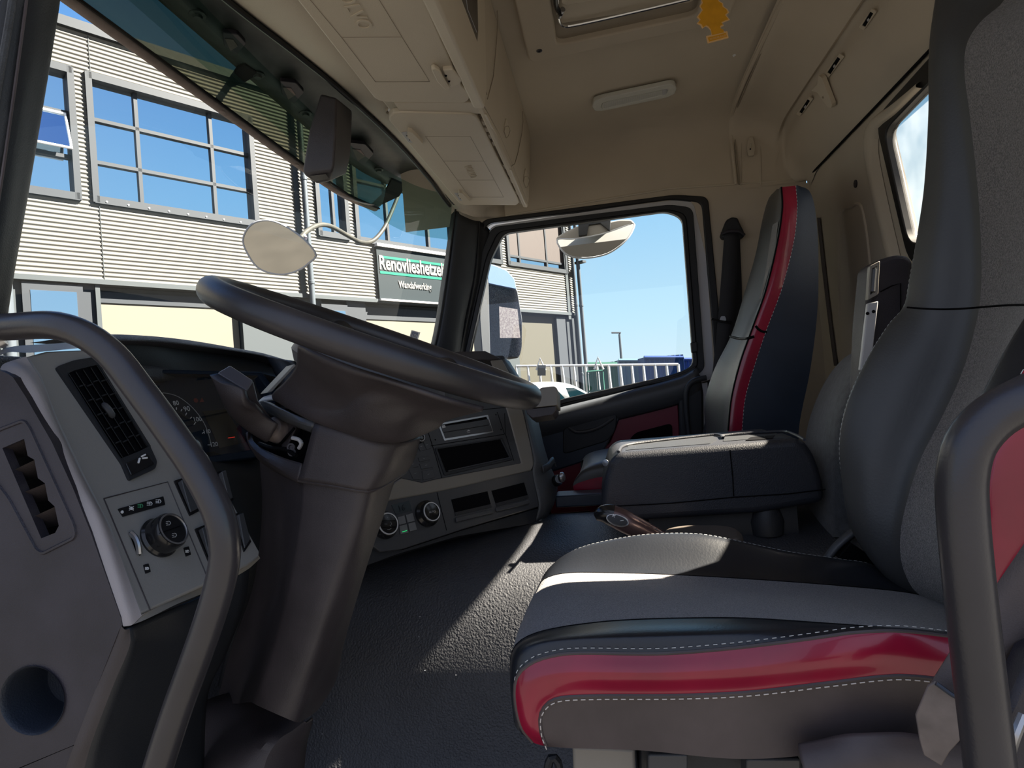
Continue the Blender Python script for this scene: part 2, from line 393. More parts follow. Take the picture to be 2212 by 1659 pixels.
# moulded rib that runs down beside the rear window
rib = [cr([R(*q)+V((0, dy, 0)) for q in ln], 24) for ln, dy in (
    (((2000, 170), (1935, 220), (1880, 262), (1868, 310), (1885, 400), (1925, 570), (1950, 680)), 0.0),
    (((2000, 178), (1940, 228), (1888, 270), (1880, 312), (1895, 400), (1935, 570), (1958, 680)), .022),
    (((2000, 186), (1945, 238), (1896, 280), (1891, 316), (1905, 400), (1945, 570), (1966, 680)), .022),
    (((2005, 190), (1950, 245), (1904, 285), (1898, 318), (1912, 400), (1950, 570), (1972, 680)), .002))]
st('trim_rear_rib', MB().grid(loft(rib, 24, 3)), 'beige', fix=False)
w1 = thing('window_1', 'rear cab window with black rubber seal and dirty sunlit glass', None, tuple(R(1940, 400)), kind='structure')
wo_ = rpoly([R(1898, 255)+V((0, .012, 0)), V((.965, -.838, wq[1].z+.03)), V((.985, -.838, wq[2].z-.03)), R(1975, 580)+V((0, .012, 0))], .07, 6)
wi2 = rpoly([R(1917, 283)+V((0, .012, 0)), V((1.005, -.838, wq[1].z-.03)), V((1.025, -.838, wq[2].z+.03)), R(1972, 530)+V((0, .012, 0))], .05, 6)
st('rubber_seal', MB().ring(wo_, wi2, (0, -.03, 0)), 'seal_black', w1, bevel=.004)
st('glass_pane', MB().prism([q+V((0, -.018, 0)) for q in wi2], (0, -.004, 0)), 'dirty_glass', w1)
w1b = thing('added_window', 'unseen rear cab window added for the sun, behind the driver backrest', None, (.7, -.85, 2.8), kind='structure')  # invented window, lets sun reach the driver cushion
st('rubber_seal', MB().ring(mir(wo_), mir(wi2), (0, -.03, 0)), 'seal_black', w1b, bevel=.004)
st('glass_pane', MB().prism([q+V((0, -.018, 0)) for q in mir(wi2)], (0, -.004, 0)), 'dirty_glass', w1b)
# overhead rear panel between the ceiling crease and the rear wall
def prof(x, side=0):
    ps = [(-.565, 3.352), (-.585, 3.335), (-.66, 3.315), (-.725, 3.27), (-.742, 3.252), (-.752, 3.262), (-.765, 3.25), (-.77, 3.2), (-.80, 3.13), (-.845, 3.052)]
    return [V((x, a, b)) for a, b in ps]
rowsx = [prof(x) for x in (0, .5, 1.0, 1.5, 1.9)]
e1 = [V((2.0, q.y, q.z-.008)) for q in prof(0)]; e2 = [V((2.06, q.y, q.z-.03)) for q in prof(0)]; e3 = [V((2.092, q.y+.0, max(q.z-.09, 3.045))) for q in prof(0)]; e4 = [V((2.097, q.y, 3.042)) for q in prof(0)]
st('ceiling_rear', MB().grid(loft(rowsx+[e1, e2, e3, e4], 50, 4)), 'beige', fix=False, ang=60)
cr_ = [P(1590, 398, 2.092), P(1583, 330, 2.09), P(1580, 262, 2.085), PZ(1600, 195, 3.335), PZ(1690, 0, 3.345), PZ(1735, -100, 3.345)]
st('trim_roof_edge', MB().tube(cr(cr_, 40), .007, 8), 'beige')
st('trim_roof_gap', MB().tube([q+V((.0, -.012, -.002)) for q in cr(cr_, 40)], .0035, 6), 'beige_dark')
st('trim_rear_seam', MB().tube([V((2.09, -.842, 3.05)), V((1.5, -.842, 3.052)), V((.9, -.842, 3.055)), V((0, -.842, 3.055))], .004, 6), 'deep_black')
# floor and engine tunnel with the grained rubber mat
pf = [(2.10, 1.50), (1.52, 1.50), (1.47, 1.62), (1.43, 1.86), (1.38, 1.925), (1.25, 1.945), (1.05, 1.940), (.95, 1.928), (.88, 1.895), (.83, 1.83), (.795, 1.73), (.77, 1.60), (.74, 1.51), (.68, 1.475), (.3, 1.47), (.0, 1.47)]
pc = cr([V((x, 0, z)) for x, z in pf], 110)
st('floor', MB().grid([[V((q.x, y, q.z+(.0 if y > -.5 else .0))) for q in pc] for y in (.98, .6, .3, 0, -.3, -.6, -.88)]), 'mat_rubber', fix=False, ang=180, solid=.01)
# crumbs and scuffs on the mat
def onmat(x, y):
    d = ray(x, y); k = .3
    while k < 3:
        q = CAM+d*k
        z = None
        for a, b in zip(pc, pc[1:]):
            if min(a.x, b.x) <= q.x <= max(a.x, b.x) and abs(a.x-b.x) > 1e-6:
                z = a.z+(b.z-a.z)*(q.x-a.x)/(b.x-a.x); break
        if z is not None and q.z <= z: return q
        k += .002
    return CAM+d*1.2
g = MB()
for x, y, r_ in ((907, 1333, .0022), (905, 1376, .0012), (909, 1372, .001), (880, 1498, .0013), (696, 1586, .0012), (646, 1642, .0012), (918, 1449, .0008), (985, 1459, .0009), (1086, 1497, .001)):
    g.lathe(onmat(x, y), (.2, .1, 1), [(0, 0), (r_, .0004), (r_*.8, .0012), (0, .0015)], 6)
ob('crumb_scatter', g, 'white_mark', origin=onmat(907, 1333), kind='stuff', label='few pale crumbs scattered on the black grained engine cover', cat='crumbs')
# front bulkhead below the dashboard, lower front of the cab and the roof cap over the windscreen
fb = MB(); fb.bx(.0, 2.1, .97, 1.0, 1.45, 2.42); fb.bx(2.1, 2.13, .35, 1.0, 1.45, 2.15)
st('wall_front', fb, 'dark_carpet')
# windscreen: one bent pane, tinted at the top
def wsl(z, yo=0.): # windscreen section at height z
    t = (z-2.42)/(3.12-2.42)
    return [V((x, y+yo-.0*t, z)) for x, y in ((-.0, .74-.12*t), (.25, .87-.15*t), (.6, .94-.19*t), (1.05, .965-.2*t), (1.5, .94-.19*t), (1.85, .87-.19*t), (2.04, .70-.13*t))]
def wsv(f):   # windscreen line at a height that varies along the width
    o = []
    for i in range(7):
        z = f(wsl(2.9)[i].x); o.append(wsl(z)[i])
    return o
w2 = thing('window_2', 'large bent windscreen with a teal tinted top band', None, (1.05, .9, 2.42), kind='structure')
st('glass_pane', MB().grid(loft([wsl(2.38), wsl(2.6), wsl(2.8)], 50, 3)+loft([wsl(2.8), wsv(lambda x: 3.035-.075*min(1, max(0, (x-1.1)/.7)))], 50, 3)[1:]), 'clear_glass', w2, fix=False)
zb_ = lambda x: 3.035-.075*min(1, max(0, (x-1.1)/.7))
st('tinted_band', MB().grid(loft([wsv(zb_), wsv(lambda x: zb_(x)*.5+1.57), wsl(3.14)], 50, 3)), 'teal_glass', w2, fix=False)
# a-pillars
pa = [[P(985, 455, 2.0), P(965, 590, 2.0), P(940, 740, 2.0), P(915, 790, 2.0)],
      [P(992, 462, 1.99), P(975, 590, 1.99), P(950, 740, 1.99), P(930, 790, 1.99)],
      [P(1020, 475, 2.03), P(1005, 590, 2.03), P(985, 740, 2.03), P(972, 800, 2.03)],
      [P(1040, 480, 2.08), P(1030, 600, 2.08), P(1008, 700, 2.08), P(995, 800, 2.08)],
      [P(1062, 500, 2.11), P(1048, 600, 2.11), P(1020, 760, 2.11), P(1010, 800, 2.11)]]
pa.insert(0, [q+V((.04, .03, 0)) for q in pa[0]])
st('trim_pillar_right', MB().grid(loft(pa, 24, 4)), 'soft_black', fix=False, solid=.01)
st('trim_pillar_seal', MB().tube(cr([P(984, 452, 2.0), P(966, 590, 1.99), P(941, 740, 1.99), P(920, 800, 1.99)], 20), .004, 8).tube(cr([P(1036, 478, 2.07), P(1028, 590, 2.07), P(1003, 720, 2.07), P(985, 800, 2.07)], 20), .0035, 8), 'seal_black')
st('trim_pillar_paint', MB().tube(cr([P(1012, 590, 2.1), P(996, 660, 2.1), P(978, 735, 2.1)], 14), .005, 8), 'taupe')
pl_ = [[P(106, -40, .12), P(98, 20, .12), P(62, 240, .12), P(30, 430, .12), P(0, 600, .12), P(-15, 700, .12)],
       [P(92, -40, .10), P(80, 20, .10), P(44, 240, .10), P(12, 430, .10), P(-18, 600, .10), P(-35, 700, .10)],
       [P(60, -40, .07), P(38, 20, .07), P(5, 240, .07), P(-30, 430, .07), P(-60, 600, .07), P(-80, 700, .07)],
       [P(20, -40, .06), P(0, 20, .06), P(-40, 240, .06), P(-80, 430, .06), P(-110, 600, .06), P(-130, 700, .06)]]
pl_.insert(0, [q+V((.03, .05, 0)) for q in pl_[0]])
st('trim_pillar_left', MB().grid(loft(pl_, 24, 4)), 'soft_black', fix=False, solid=.012)
st('trim_pillar_left_seal', MB().tube(cr([P(30, -40, .055), P(24, 20, .055), P(0, 160, .055), P(-30, 330, .055)], 16), .0035, 8), 'dark_carpet')
st('trim_pillar_bead', MB().tube(cr([P(62, -40, .066), P(55, 20, .066), P(25, 240, .066), P(-3, 430, .066), P(-30, 590, .066)], 20), .0016, 6), 'side_vinyl')
# driver side B pillar foot behind the right grab handle
bp = MB(); bp.prism(L((2165, 1700, .06), (2168, 1540, .06), (2215, 1440, .06), (2330, 1380, .06), (2400, 1700, .06)), (.05, -.02, 0))
st('trim_pillar_rear', bp, 'dark_plastic', bevel=.006)
ob('door_striker', MB().tube(cr(L((2180, 1630, .05), (2192, 1590, .045), (2210, 1545, .05)), 8), .004, 8), 'satin', label='thin bright metal strip on the dark pillar foot at bottom right', cat='striker')

# ================= passenger door =================
X2 = 2.1
dr = thing('door_1', 'closed passenger door with black and dark red trim under its window', None, tuple(P(1350, 1050, 2.1)), kind='structure')
def D(pts, X=X2): return [P(a, b, X) for a, b in pts]
gl = [(1088, 504), (1440, 456), (1474, 470), (1498, 790), (1460, 808), (1212, 862), (1110, 905), (1000, 905), (1012, 770), (1060, 560)]
def fr(name, o, i, X, t, mt, rr=.03, **k): return st(name, MB().ring(rpoly(D(o, X), rr), rpoly(D(i, X), rr), (t, 0, 0)), mt, dr, **k)
g0 = [(1076, 500), (1444, 452), (1482, 462), (1508, 795), (1464, 818), (1212, 872), (1110, 915), (990, 915), (1002, 770), (1050, 556)]
g1 = [(1062, 490), (1448, 441), (1497, 448), (1523, 800), (1468, 830), (1212, 884), (1110, 925), (980, 925), (990, 770), (1038, 550)]
g2 = [(1052, 482), (1452, 430), (1516, 436), (1548, 815), (1474, 842), (1212, 898), (1110, 940), (965, 940), (978, 770), (1026, 545)]
g3 = [(1042, 474), (1456, 420), (1530, 424), (1568, 830), (1480, 850), (1212, 908), (1110, 950), (955, 950), (968, 770), (1016, 540)]
fr('window_seal', g0, gl, 2.085, .03, 'seal_black', bevel=.003)
fr('window_frame', g1, g0, 2.09, .03, 'soft_black', bevel=.003)
fr('painted_frame', [(1060, 488)]+g2[1:6]+g1[6:], [(1062, 490)]+g1[1:5]+[(1212, 884)]+[(1110, 924), (981, 924), (991, 770), (1039, 550)], 2.105, .02, 'paint_white')
fr('outer_seal', g3, g2, 2.09, .03, 'seal_black', bevel=.004)
st('glass_pane', MB().prism(rpoly(D(gl, 2.11), .03), (.004, 0, 0)), 'clear_glass', dr)
# door skin
sk = [(1150, 905), (1215, 895), (1475, 842), (1530, 822), (1560, 850), (1560, 1180), (1130, 1180)]
st('door_skin', MB().prism(D(sk, 2.10), (.05, 0, 0)), 'deep_black', dr)
up_ = cr(D([(1130, 905), (1210, 882), (1340, 850), (1470, 815), (1505, 795)], 2.10), 30)
ud = [[q for q in up_], [q+V((-.035, 0, -.006)) for q in up_], [q+V((-.05, 0, -.03)) for q in up_], [q+V((-.045, 0, -.075)) for q in up_], [q+V((-.03, 0, -.10)) for q in up_]]
st('sill_trim', MB().grid(loft(ud, 30, 3)), 'panel_black', dr, fix=False, solid=.006)
st('sill_strip', MB().tube([q+V((-.012, 0, .012)) for q in up_], .0035, 8).tube([q+V((-.004, 0, .02)) for q in up_], .003, 8), 'seal_black', dr)
st('upper_trim', MB().prism(D([(1140, 925), (1205, 910), (1330, 868), (1462, 835), (1475, 850), (1465, 868), (1340, 902), (1300, 985), (1190, 1020), (1150, 1020)], 2.06), (.04, 0, 0)), 'navy_vinyl', dr, bevel=.006)
st('red_insert', MB().prism(rpoly(D([(1180, 1015), (1290, 985), (1318, 955), (1338, 902), (1464, 864), (1468, 950), (1400, 960), (1355, 985), (1330, 1100), (1190, 1110)], 2.07), .006), (.03, 0, 0)), 'red_dark', dr, bevel=.005)
st('speaker_panel', MB().prism(rpoly(D([(1352, 960), (1372, 935), (1452, 914), (1454, 975), (1352, 985)], 2.062), .02), (.02, 0, 0)), 'deep_black', dr, bevel=.003)
st('handle_recess', MB().prism(rpoly(D([(1216, 925), (1334, 893), (1330, 930), (1312, 953), (1216, 982)], 2.05), .02), (.02, 0, 0)), 'soft_black', dr, bevel=.004)
st('door_pull', MB().tube(cr(D([(1228, 924), (1248, 934), (1290, 925), (1326, 903)], 2.042), 14), [.004]+[.007]*12+[.004], 8), 'panel_black', dr)
st('rear_trim', MB().prism(D([(1466, 850), (1500, 796), (1514, 812), (1520, 850), (1522, 1010), (1470, 1010)], 2.055), (.05, 0, 0)), 'soft_black', dr, bevel=.01)
st('grab_handle', MB().tube(cr(D([(1526, 816), (1500, 822), (1485, 838), (1482, 870), (1487, 930), (1492, 960)], 2.02), 24), .011, 12), 'soft_black', dr)
st('door_edge', MB().prism(D([(1508, 830), (1528, 826), (1535, 960), (1530, 1010), (1515, 1010)], 2.07), (.03, 0, 0)), 'paint_white', dr)
# cup-shaped clip in the corner of the window frame
st('frame_clip', MB().prism(D([(1492, 740), (1506, 738), (1507, 760), (1494, 762)], 2.075), (.02, 0, 0)), 'seal_black', dr, bevel=.003)

# coat hook, slots, latch
hk = thing('coat_hook', 'small beige coat hook on the side panel above the passenger seat', 'hook', tuple(P(1622, 330, 2.088)))
hk_p = cr([V(q)+V((0, 0, 0)) for q in D([(1600, 400), (1602, 300), (1612, 285), (1628, 283), (1640, 300), (1643, 400)], 2.097)], 40)
ob('hook_plate', MB().prism(rpoly(D([(1617, 296), (1627, 295), (1632, 318), (1629, 336), (1617, 337), (1614, 318)], 2.076), .004), (.012, 0, 0)), 'beige_plastic', hk, bevel=.002)
ob('hook_prong', MB().tube(cr([P(1622, 312, 2.072), P(1622, 318, 2.055), P(1621, 310, 2.048)], 8), .003, 8), 'beige_plastic', hk)
ob('screw', MB().cyl(P(1621, 322, 2.076), P(1621, 322, 2.074), .003), 'deep_black', hk)
st('trim_hook_recess', MB().tube(hk_p, .004, 8), 'beige')
def slot(x, y, dx, dy, w, lab):
    pl = Pl((1, -.77, 3.2), (2, -.77, 3.2), (1.5, -.8, 3.13))
    t = thing('mounting_slot', lab, 'slot', tuple(pl.px(x, y)), 'dark slots in the overhead rear panel')
    a = (x-dx, y-dy); b = (x+dx, y+dy); nx, ny = -dy/math.hypot(dx, dy)*w, dx/math.hypot(dx, dy)*w
    q = [(a[0]-nx, a[1]-ny), (b[0]-nx, b[1]-ny), (b[0]+nx, b[1]+ny), (a[0]+nx, a[1]+ny)]
    k = 1.75; q2 = [(x+(u-x)*1.25, y+(v-y)*1.2) for u, v in q]; q2 = [(u+(u-x)*.25, v+(v-y)*.12) for u, v in q2]
    frame('slot_frame', pl, q2, q, .003, 'beige_plastic', t, off=.0035, r=.004, ri=.0005)
    plate('slot_hole', pl, q, .001, 'deep_black', t, off=.0015)
    plate('slot_clip', pl, [(x-2, y+1), (x+2, y-3), (x+4, y+1), (x, y+5)], .001, 'light_grey', t, off=.0025)
slot(1801, 142, 11, -17, 4, 'dark mounting slot in the rear overhead panel, middle one just above the latch')
slot(1738, 230, 9, -14, 3.2, 'dark mounting slot in the rear overhead panel nearest the passenger seat')
slot(1874, 42, 9, -15, 4, 'dark mounting slot at the top edge of the photo with a broken clip')
pl = Pl((1, -.77, 3.2), (2, -.77, 3.2), (1.5, -.8, 3.13))
lt = thing('strap_latch', 'beige strap latch hanging below the ledge of the rear overhead panel', 'latch', tuple(pl.px(1775, 200)))
ob('latch_arm', MB().prism(rpoly(pl.pxs([(1768, 163), (1775, 168), (1797, 225), (1796, 233), (1788, 232), (1765, 200), (1752, 196), (1765, 183)], .02), .003), -pl.n*.014), 'beige_plastic', lt, bevel=.003)
ob('latch_eye', MB().cyl(pl.px(1778, 210, .0205), pl.px(1778, 210, .0215), .0035), 'beige_dark', lt)
ob('cover_cap', MB().cyl(R(1849, 397)+V((0, .0, 0)), R(1849, 397)+V((0, .003, 0)), .0125, n=24), 'dark_plastic', label='round dark cap on the beige rear wall above the bolt recess', cat='cap')
# recessed pocket in rear wall
rp_ = [R(*q) for q in ((1815, 690), (1813, 560), (1815, 470), (1825, 450), (1838, 448), (1850, 440), (1862, 448), (1875, 520), (1885, 640))]
st('trim_rear_pocket', MB().tube(cr(rp_, 50), .006, 8), 'beige')
# ================= overhead storage shelf =================
SB = Pl((0, .3, 3.03), (1, .3, 3.03), (0, .5, 3.03)); SR = Pl((0, .25, 3.02), (1, .25, 3.02), (0, .225, 3.35))
sh = thing('overhead_shelf', 'beige overhead storage shelf with hinged doors above the windscreen', 'storage shelf', (1.0, .25, 3.02))
def ysec(pts, x0, x1, x1t=None):
    m = MB(); n = len(pts); zs = [z for y, z in pts]; a = min(zs); b = max(zs)
    r0 = [V((x0, y, z)) for y, z in pts]; r1 = [V((x1+((x1t-x1)*(z-a)/(b-a) if x1t else 0), y, z)) for y, z in pts]
    m.add(r0+r1, [tuple(range(n)), tuple(range(2*n-1, n-1, -1))]+[(i, n+i, n+(i+1) % n, (i+1) % n) for i in range(n)]); return m
ob('shelf_body', ysec([(.50, 3.062), (.262, 3.046), (.262, 3.36), (.50, 3.36)], .0, 1.93, 2.05), 'beige_plastic', sh, bevel=.004)
# rear face: lower valance, then upper bank with its flap
ob('rear_panel', ysec([(.265, 3.024), (.247, 3.02), (.24, 3.06), (.222, 3.36), (.264, 3.36)], 1.035, 1.93, 2.06), 'beige', sh, bevel=.006)
ob('upper_bank', ysec([(.272, 3.018), (.243, 3.012), (.234, 3.06), (.216, 3.36), (.272, 3.36)], .0, 1.03), 'beige_plastic', sh, bevel=.006)
ob('cross_beam', MB().prism(rpoly(SB.pxs([(850, 222), (1040, 222), (1050, 246), (868, 247)], .0), .004), (0, 0, .02)), 'beige_plastic', sh, bevel=.003)
ob('rim_strip', MB().prism(SR.pxs([(1050, 247), (1056, 243), (1113, 352), (1108, 360)], .004), -SR.n*.006), 'beige_plastic', sh, bevel=.0015)
ob('rim_strip', MB().prism(SR.pxs([(1104, 366), (1109, 360), (1141, 437), (1136, 442)], .004), -SR.n*.006), 'beige_plastic', sh, bevel=.0015)
def line(pl, pts, w, off, m): m.tube([pl.px(a, b, off) for a, b in pts], w, 5); return m
d_ = MB()
line(SR, [(1128, 240), (1130, 262), (1127, 290), (1119, 330), (1112, 354), (1105, 359)], .0012, .0075, d_)
line(SR, [(1072, -20), (1075, 40), (1073, 84), (1066, 165), (1053, 214)], .0012, .0075, d_)
line(SR, [(1048, -20), (1043, 60), (1033, 130), (1031, 152), (1042, 180), (1052, 205)], .0012, .0075, d_)
line(SR, [(1044, 226), (1078, 290), (1108, 360), (1140, 440)], .0016, .004, d_)
ob('panel_gap', d_, 'beige_dark', sh)
def latch(x, y):
    l = plate('drawer_latch', SR, [(x-4, y-14), (x-1, y-26), (x+5, y-8), (x+7, y+1), (x+3, y+12), (x-1, y+16), (x-6, y+2)], .004, 'beige_plastic', sh, off=.009, bevel=.001)
    line(SR, [(x-4, y-8), (x+3, y-10), (x+7, y), (x+3, y+12), (x-1, y+16), (x-6, y+2), (x-4, y-8)], .0008, .010, MB())
    ob('latch_gap', line(SR, [(x-4, y-8), (x+3, y-10), (x+7, y), (x+3, y+12), (x-1, y+16), (x-6, y+2), (x-4, y-8)], .0008, .0095, MB()), 'beige_dark', l)
latch(1095, 282); latch(1137, 390)
sc_ = plate('display_recess', SR, [(990, -20), (991, 43), (1027, 137), (1033, 67), (1031, -20)], .003, 'gloss_black', sh, off=.012, label='dark display slot in the rear face of the shelf')
plate('card_slot', SR, [(954, -20), (976, 34), (978, 26), (986, 30), (987, -20)], .003, 'deep_black', sh, off=.010)
ob('display_edge', line(SR, [(1005, -20), (1010, 20), (1030, 70)], .0008, .0125, MB()), 'light_grey', sh)
# doors
dA = [(500, -180), (801, 203), (808, 212), (818, 218), (834, 221), (1000, 223), (1010, 219), (1015, 212), (1013, 198), (998, 186), (985, 162), (980, 147), (842, -180)]
dB = [(841, 262), (841, 252), (850, 245), (870, 243), (1020, 247), (1029, 252), (1036, 262), (1120, 432), (1121, 439), (1115, 444), (1000, 443), (990, 438), (982, 428)]
doorA = plate('shelf_door', SB, dA, .016, 'beige_plastic', sh, off=.004, bevel=.004, bseg=3)
doorB = plate('shelf_door', SB, dB, .016, 'beige_plastic', sh, off=.004, bevel=.004, bseg=3)
gv = MB()
for q in (((620, -60), (737, 80), (811, 177), (928, 176), (868, 80), (783, -60)), ((737, 81), (868, 80))): line(SB, q, .0006, .0043, gv)
ob('door_groove', gv, 'beige_dark', doorA)
gv = MB()
for q in (((919, 295), (1016, 295), (1088, 426), (1015, 426), (919, 295)), ((958, 348), (1045, 348)), ((988, 389), (1068, 389))): line(SB, q, .0005, .0043, gv)
ob('door_groove', gv, 'beige_dark', doorB)
text('embossed_name', 'VOLVO', SB.px(711, -36, .004), SB.px(777, 64, .004), SB.n, 'beige_plastic', doorA, depth=.0011, bold=.01)
text('embossed_name', 'VOLVO', SB.px(1002, 358, .004), SB.px(1016, 384, .004), SB.n, 'beige', doorB, depth=.0008)
plate('latch_lever', SB, [(931, 151), (938, 148), (949, 154), (971, 192), (969, 197), (962, 196), (944, 178)], .012, 'beige_plastic', doorA, off=.018, bevel=.003)
lb = plate('latch_block', SB, [(956, 152), (978, 150), (998, 172), (995, 182), (974, 190)], .012, 'beige_plastic', doorA, off=.013, bevel=.003)
ob('latch_hole', MB().cyl(SB.px(963, 163, .0132), SB.px(963, 163, .0138), .003), 'deep_black', doorA)
ob('latch_hole', MB().cyl(SB.px(970, 175, .0132), SB.px(970, 175, .0138), .003), 'deep_black', doorA)
for x, y, s_ in ((883, 284, 1.), (993, 416, .72)):
    ob('latch_lever', MB().prism(rpoly(SB.pxs([(x-2*s_, y), (x+8*s_, y+3*s_), (x+31*s_, y+27*s_), (x+27*s_, y+34*s_), (x+15*s_, y+32*s_), (x-3*s_, y+12*s_)], .016), .003), (0, 0, .014)), 'beige_plastic', doorB, bevel=.003)
    plate('latch_plate', SB, [(x-16*s_, y+3*s_), (x-2*s_, y+1*s_), (x+10*s_, y+25*s_), (x-1*s_, y+24*s_)], .004, 'light_grey', doorB, off=.0055, bevel=.001)
    for u_, w_ in ((-4, 9), (2, 18)): ob('latch_hole', MB().cyl(SB.px(x+u_*s_, y+w_*s_, .0056), SB.px(x+u_*s_, y+w_*s_, .0062), .0018), 'deep_black', doorB)
# clutter seen in the gap beside the second door
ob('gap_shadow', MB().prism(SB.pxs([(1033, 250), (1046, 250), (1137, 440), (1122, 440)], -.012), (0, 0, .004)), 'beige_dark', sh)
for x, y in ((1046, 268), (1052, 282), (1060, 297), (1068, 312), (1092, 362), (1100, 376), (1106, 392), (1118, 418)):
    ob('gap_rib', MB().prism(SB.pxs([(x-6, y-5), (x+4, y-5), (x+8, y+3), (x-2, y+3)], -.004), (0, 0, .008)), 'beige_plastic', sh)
st('trim_shelf_screw_recess', MB().lathe(PZ(842, 238, 3.075), (0, 0, -1), [(.013, 0), (.013, .006), (.010, .006), (.009, .002), (0, .002)], 20), 'beige')
ob('shelf_screw', MB().cyl(PZ(842, 238, 3.072), PZ(842, 238, 3.066), .005), 'satin', label='small screw in the beige header beside the second shelf door', cat='screw')

# ================= roof hatch, lamp, air freshener =================
CP = Pl((0, 0, 3.338), (1, 0, 3.338), (0, 1, 3.338))
ht = thing('roof_hatch', 'beige roof hatch with a moulded frame and metal edge bar', 'roof hatch', (1.15, 0, 3.338))
A, B = CP.px(1143, 137), CP.px(1574, 47); ux = (B-A); dX = V((-.62, 0, 0))
o_ = [A, B, B+dX, A+dX]; ia, ib = CP.px(1204, 100), CP.px(1505, 36); i_ = [ia, ib, V((ib.x-.5, ib.y, ib.z)), V((ia.x-.5, ia.y, ia.z))]
ob('hatch_frame', MB().ring(rpoly(o_, .03), rpoly(i_, .03), (0, 0, .03)), 'beige', ht, bevel=.006, bseg=3)
up2 = V((0, 0, .017)); pj = CP.px(1212, 62); pk = CP.px(1500, 0)
ob('hatch_panel', MB().prism(rpoly([V((pj.x, ia.y-.012, 3.352)), V((pj.x, ib.y+.012, 3.352)), V((pj.x-.42, ib.y+.012, 3.352)), V((pj.x-.42, ia.y-.012, 3.352))], .02), (0, 0, .008)), 'beige_plastic', ht, bevel=.003)
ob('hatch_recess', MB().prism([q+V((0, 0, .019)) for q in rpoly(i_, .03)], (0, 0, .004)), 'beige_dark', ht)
ob('edge_bar', MB().tube(cr([CP.px(1204, -10, -.004), CP.px(1206, 38, -.004), CP.px(1216, 56, -.004), CP.px(1240, 55, -.004), CP.px(1380, 24, -.004), CP.px(1490, -2, -.004)], 40), .0045, 8), 'chrome', ht)
ob('hinge_arm', MB().tube(cr([CP.px(1199, -20, .002), CP.px(1202, 15, .002), CP.px(1212, 30, .004)], 10), .007, 8), 'gloss_black', ht)
ob('hinge_pin', MB().cyl(CP.px(1208, 36, .002), CP.px(1216, 20, .002), .007), 'satin', ht)
ob('hatch_handle', MB().prism(rpoly(CP.pxs([(1208, -30), (1212, 8), (1222, 13), (1284, 2), (1290, -30)], .006), .006), (0, 0, .012)), 'beige_plastic', ht, bevel=.003)
ob('frame_screw', MB().lathe(CP.px(1165, 110, .001), (0, 0, -1), [(.009, -.002), (.009, .001), (.004, .001), (.0035, -.001), (0, -.001)], 16), 'dark_plastic', ht)
LP_ = Pl((0, 0, 3.352), (1, 0, 3.352), (0, 1, 3.352))
lm = thing('ceiling_lamp', 'slim white ribbed lamp on the beige cab ceiling', 'lamp', tuple(LP_.px(1370, 212)))
lo = [(1279, 231), (1283, 219), (1301, 213), (1448, 182), (1458, 184), (1462, 192), (1458, 203), (1441, 211), (1301, 240), (1284, 240)]
li = [(1299, 231), (1302, 223), (1315, 219), (1430, 195), (1436, 193), (1443, 195), (1441, 201), (1432, 206), (1313, 234), (1302, 236)]
ob('lamp_housing', MB().ring(rpoly(LP_.pxs(lo, .012), .008, 3), rpoly(LP_.pxs(li, .012), .004, 3), (0, 0, .018)), 'lamp_lens', lm, bevel=.003)
ln = ob('lamp_lens', MB().prism(LP_.pxs(li, .009), (0, 0, .01)), 'lamp_lens', lm)
mr_ = MB()
for i in range(30):
    x = 1305+i*4; mr_.tube([LP_.px(x, 222-(x-1305)*.2, .0095), LP_.px(x+1, 233-(x-1305)*.205, .0095)], .0007, 5)
ob('lens_ribs', mr_, 'light_grey', ln)
plate('lamp_switch', LP_, [(1430, 194), (1441, 192), (1440, 204), (1431, 206)], .004, 'light_grey', lm, off=.0125, bevel=.001)
# freshener
FX = 1.12
fp = Pl(P(1545, 0, FX), P(1500, 90, FX+.0), P(1575, 90, FX+.03))
af = thing('air_freshener', 'yellow tree-shaped cardboard air freshener hanging from the roof hatch', 'air freshener', tuple(fp.px(1549, 95)))
tr = [(1520, -60), (1545, -60), (1549, -8), (1554, 2), (1562, 7), (1563, 14), (1572, 20), (1575, 27), (1569, 33), (1577, 43), (1567, 47), (1560, 50), (1564, 55), (1557, 59), (1559, 65), (1565, 67), (1566, 74), (1538, 80), (1535, 66), (1530, 60), (1524, 57), (1517, 62), (1513, 55), (1505, 51), (1511, 44), (1505, 37), (1510, 30), (1516, 22), (1511, 13), (1516, 5), (1512, -8)]
plate('card_tree', fp, tr, .0012, 'yellow_edge', af, off=0, smooth=False)
plate('printed_face', fp, [(1541+(x-1541)*.9, 20+(y-20)*.93) for x, y in tr], .0006, 'yellow_card', af, off=.0006, smooth=False)
lbf = plate('card_base', fp, [(1525, 78), (1571, 67), (1574, 82), (1529, 94)], .0014, 'yellow_edge', af, off=.0002, r=.002)
plate('base_print', fp, [(1529, 81), (1568, 71), (1571, 79), (1532, 90)], .0006, 'yellow_card', af, off=.0007)
text('base_lettering', 'WUNDER-BAUM', fp.px(1533, 87, .0007), fp.px(1569, 78, .0007), fp.n, 'yellow_edge', af, depth=.0002)
ob('thread', MB().tube([fp.px(1533, -58), PZ(1533, -110, 3.34)], .0006, 5), 'white_mark', af)
ob('ceiling_chip', MB().prism(rpoly(LP_.pxs([(1582, 119), (1588, 116), (1590, 119), (1584, 123)], -.0), .001), (0, 0, -.0008)), 'white_mark', label='tiny white paint chip on the beige ceiling beside the roof hatch', cat='paint chip')

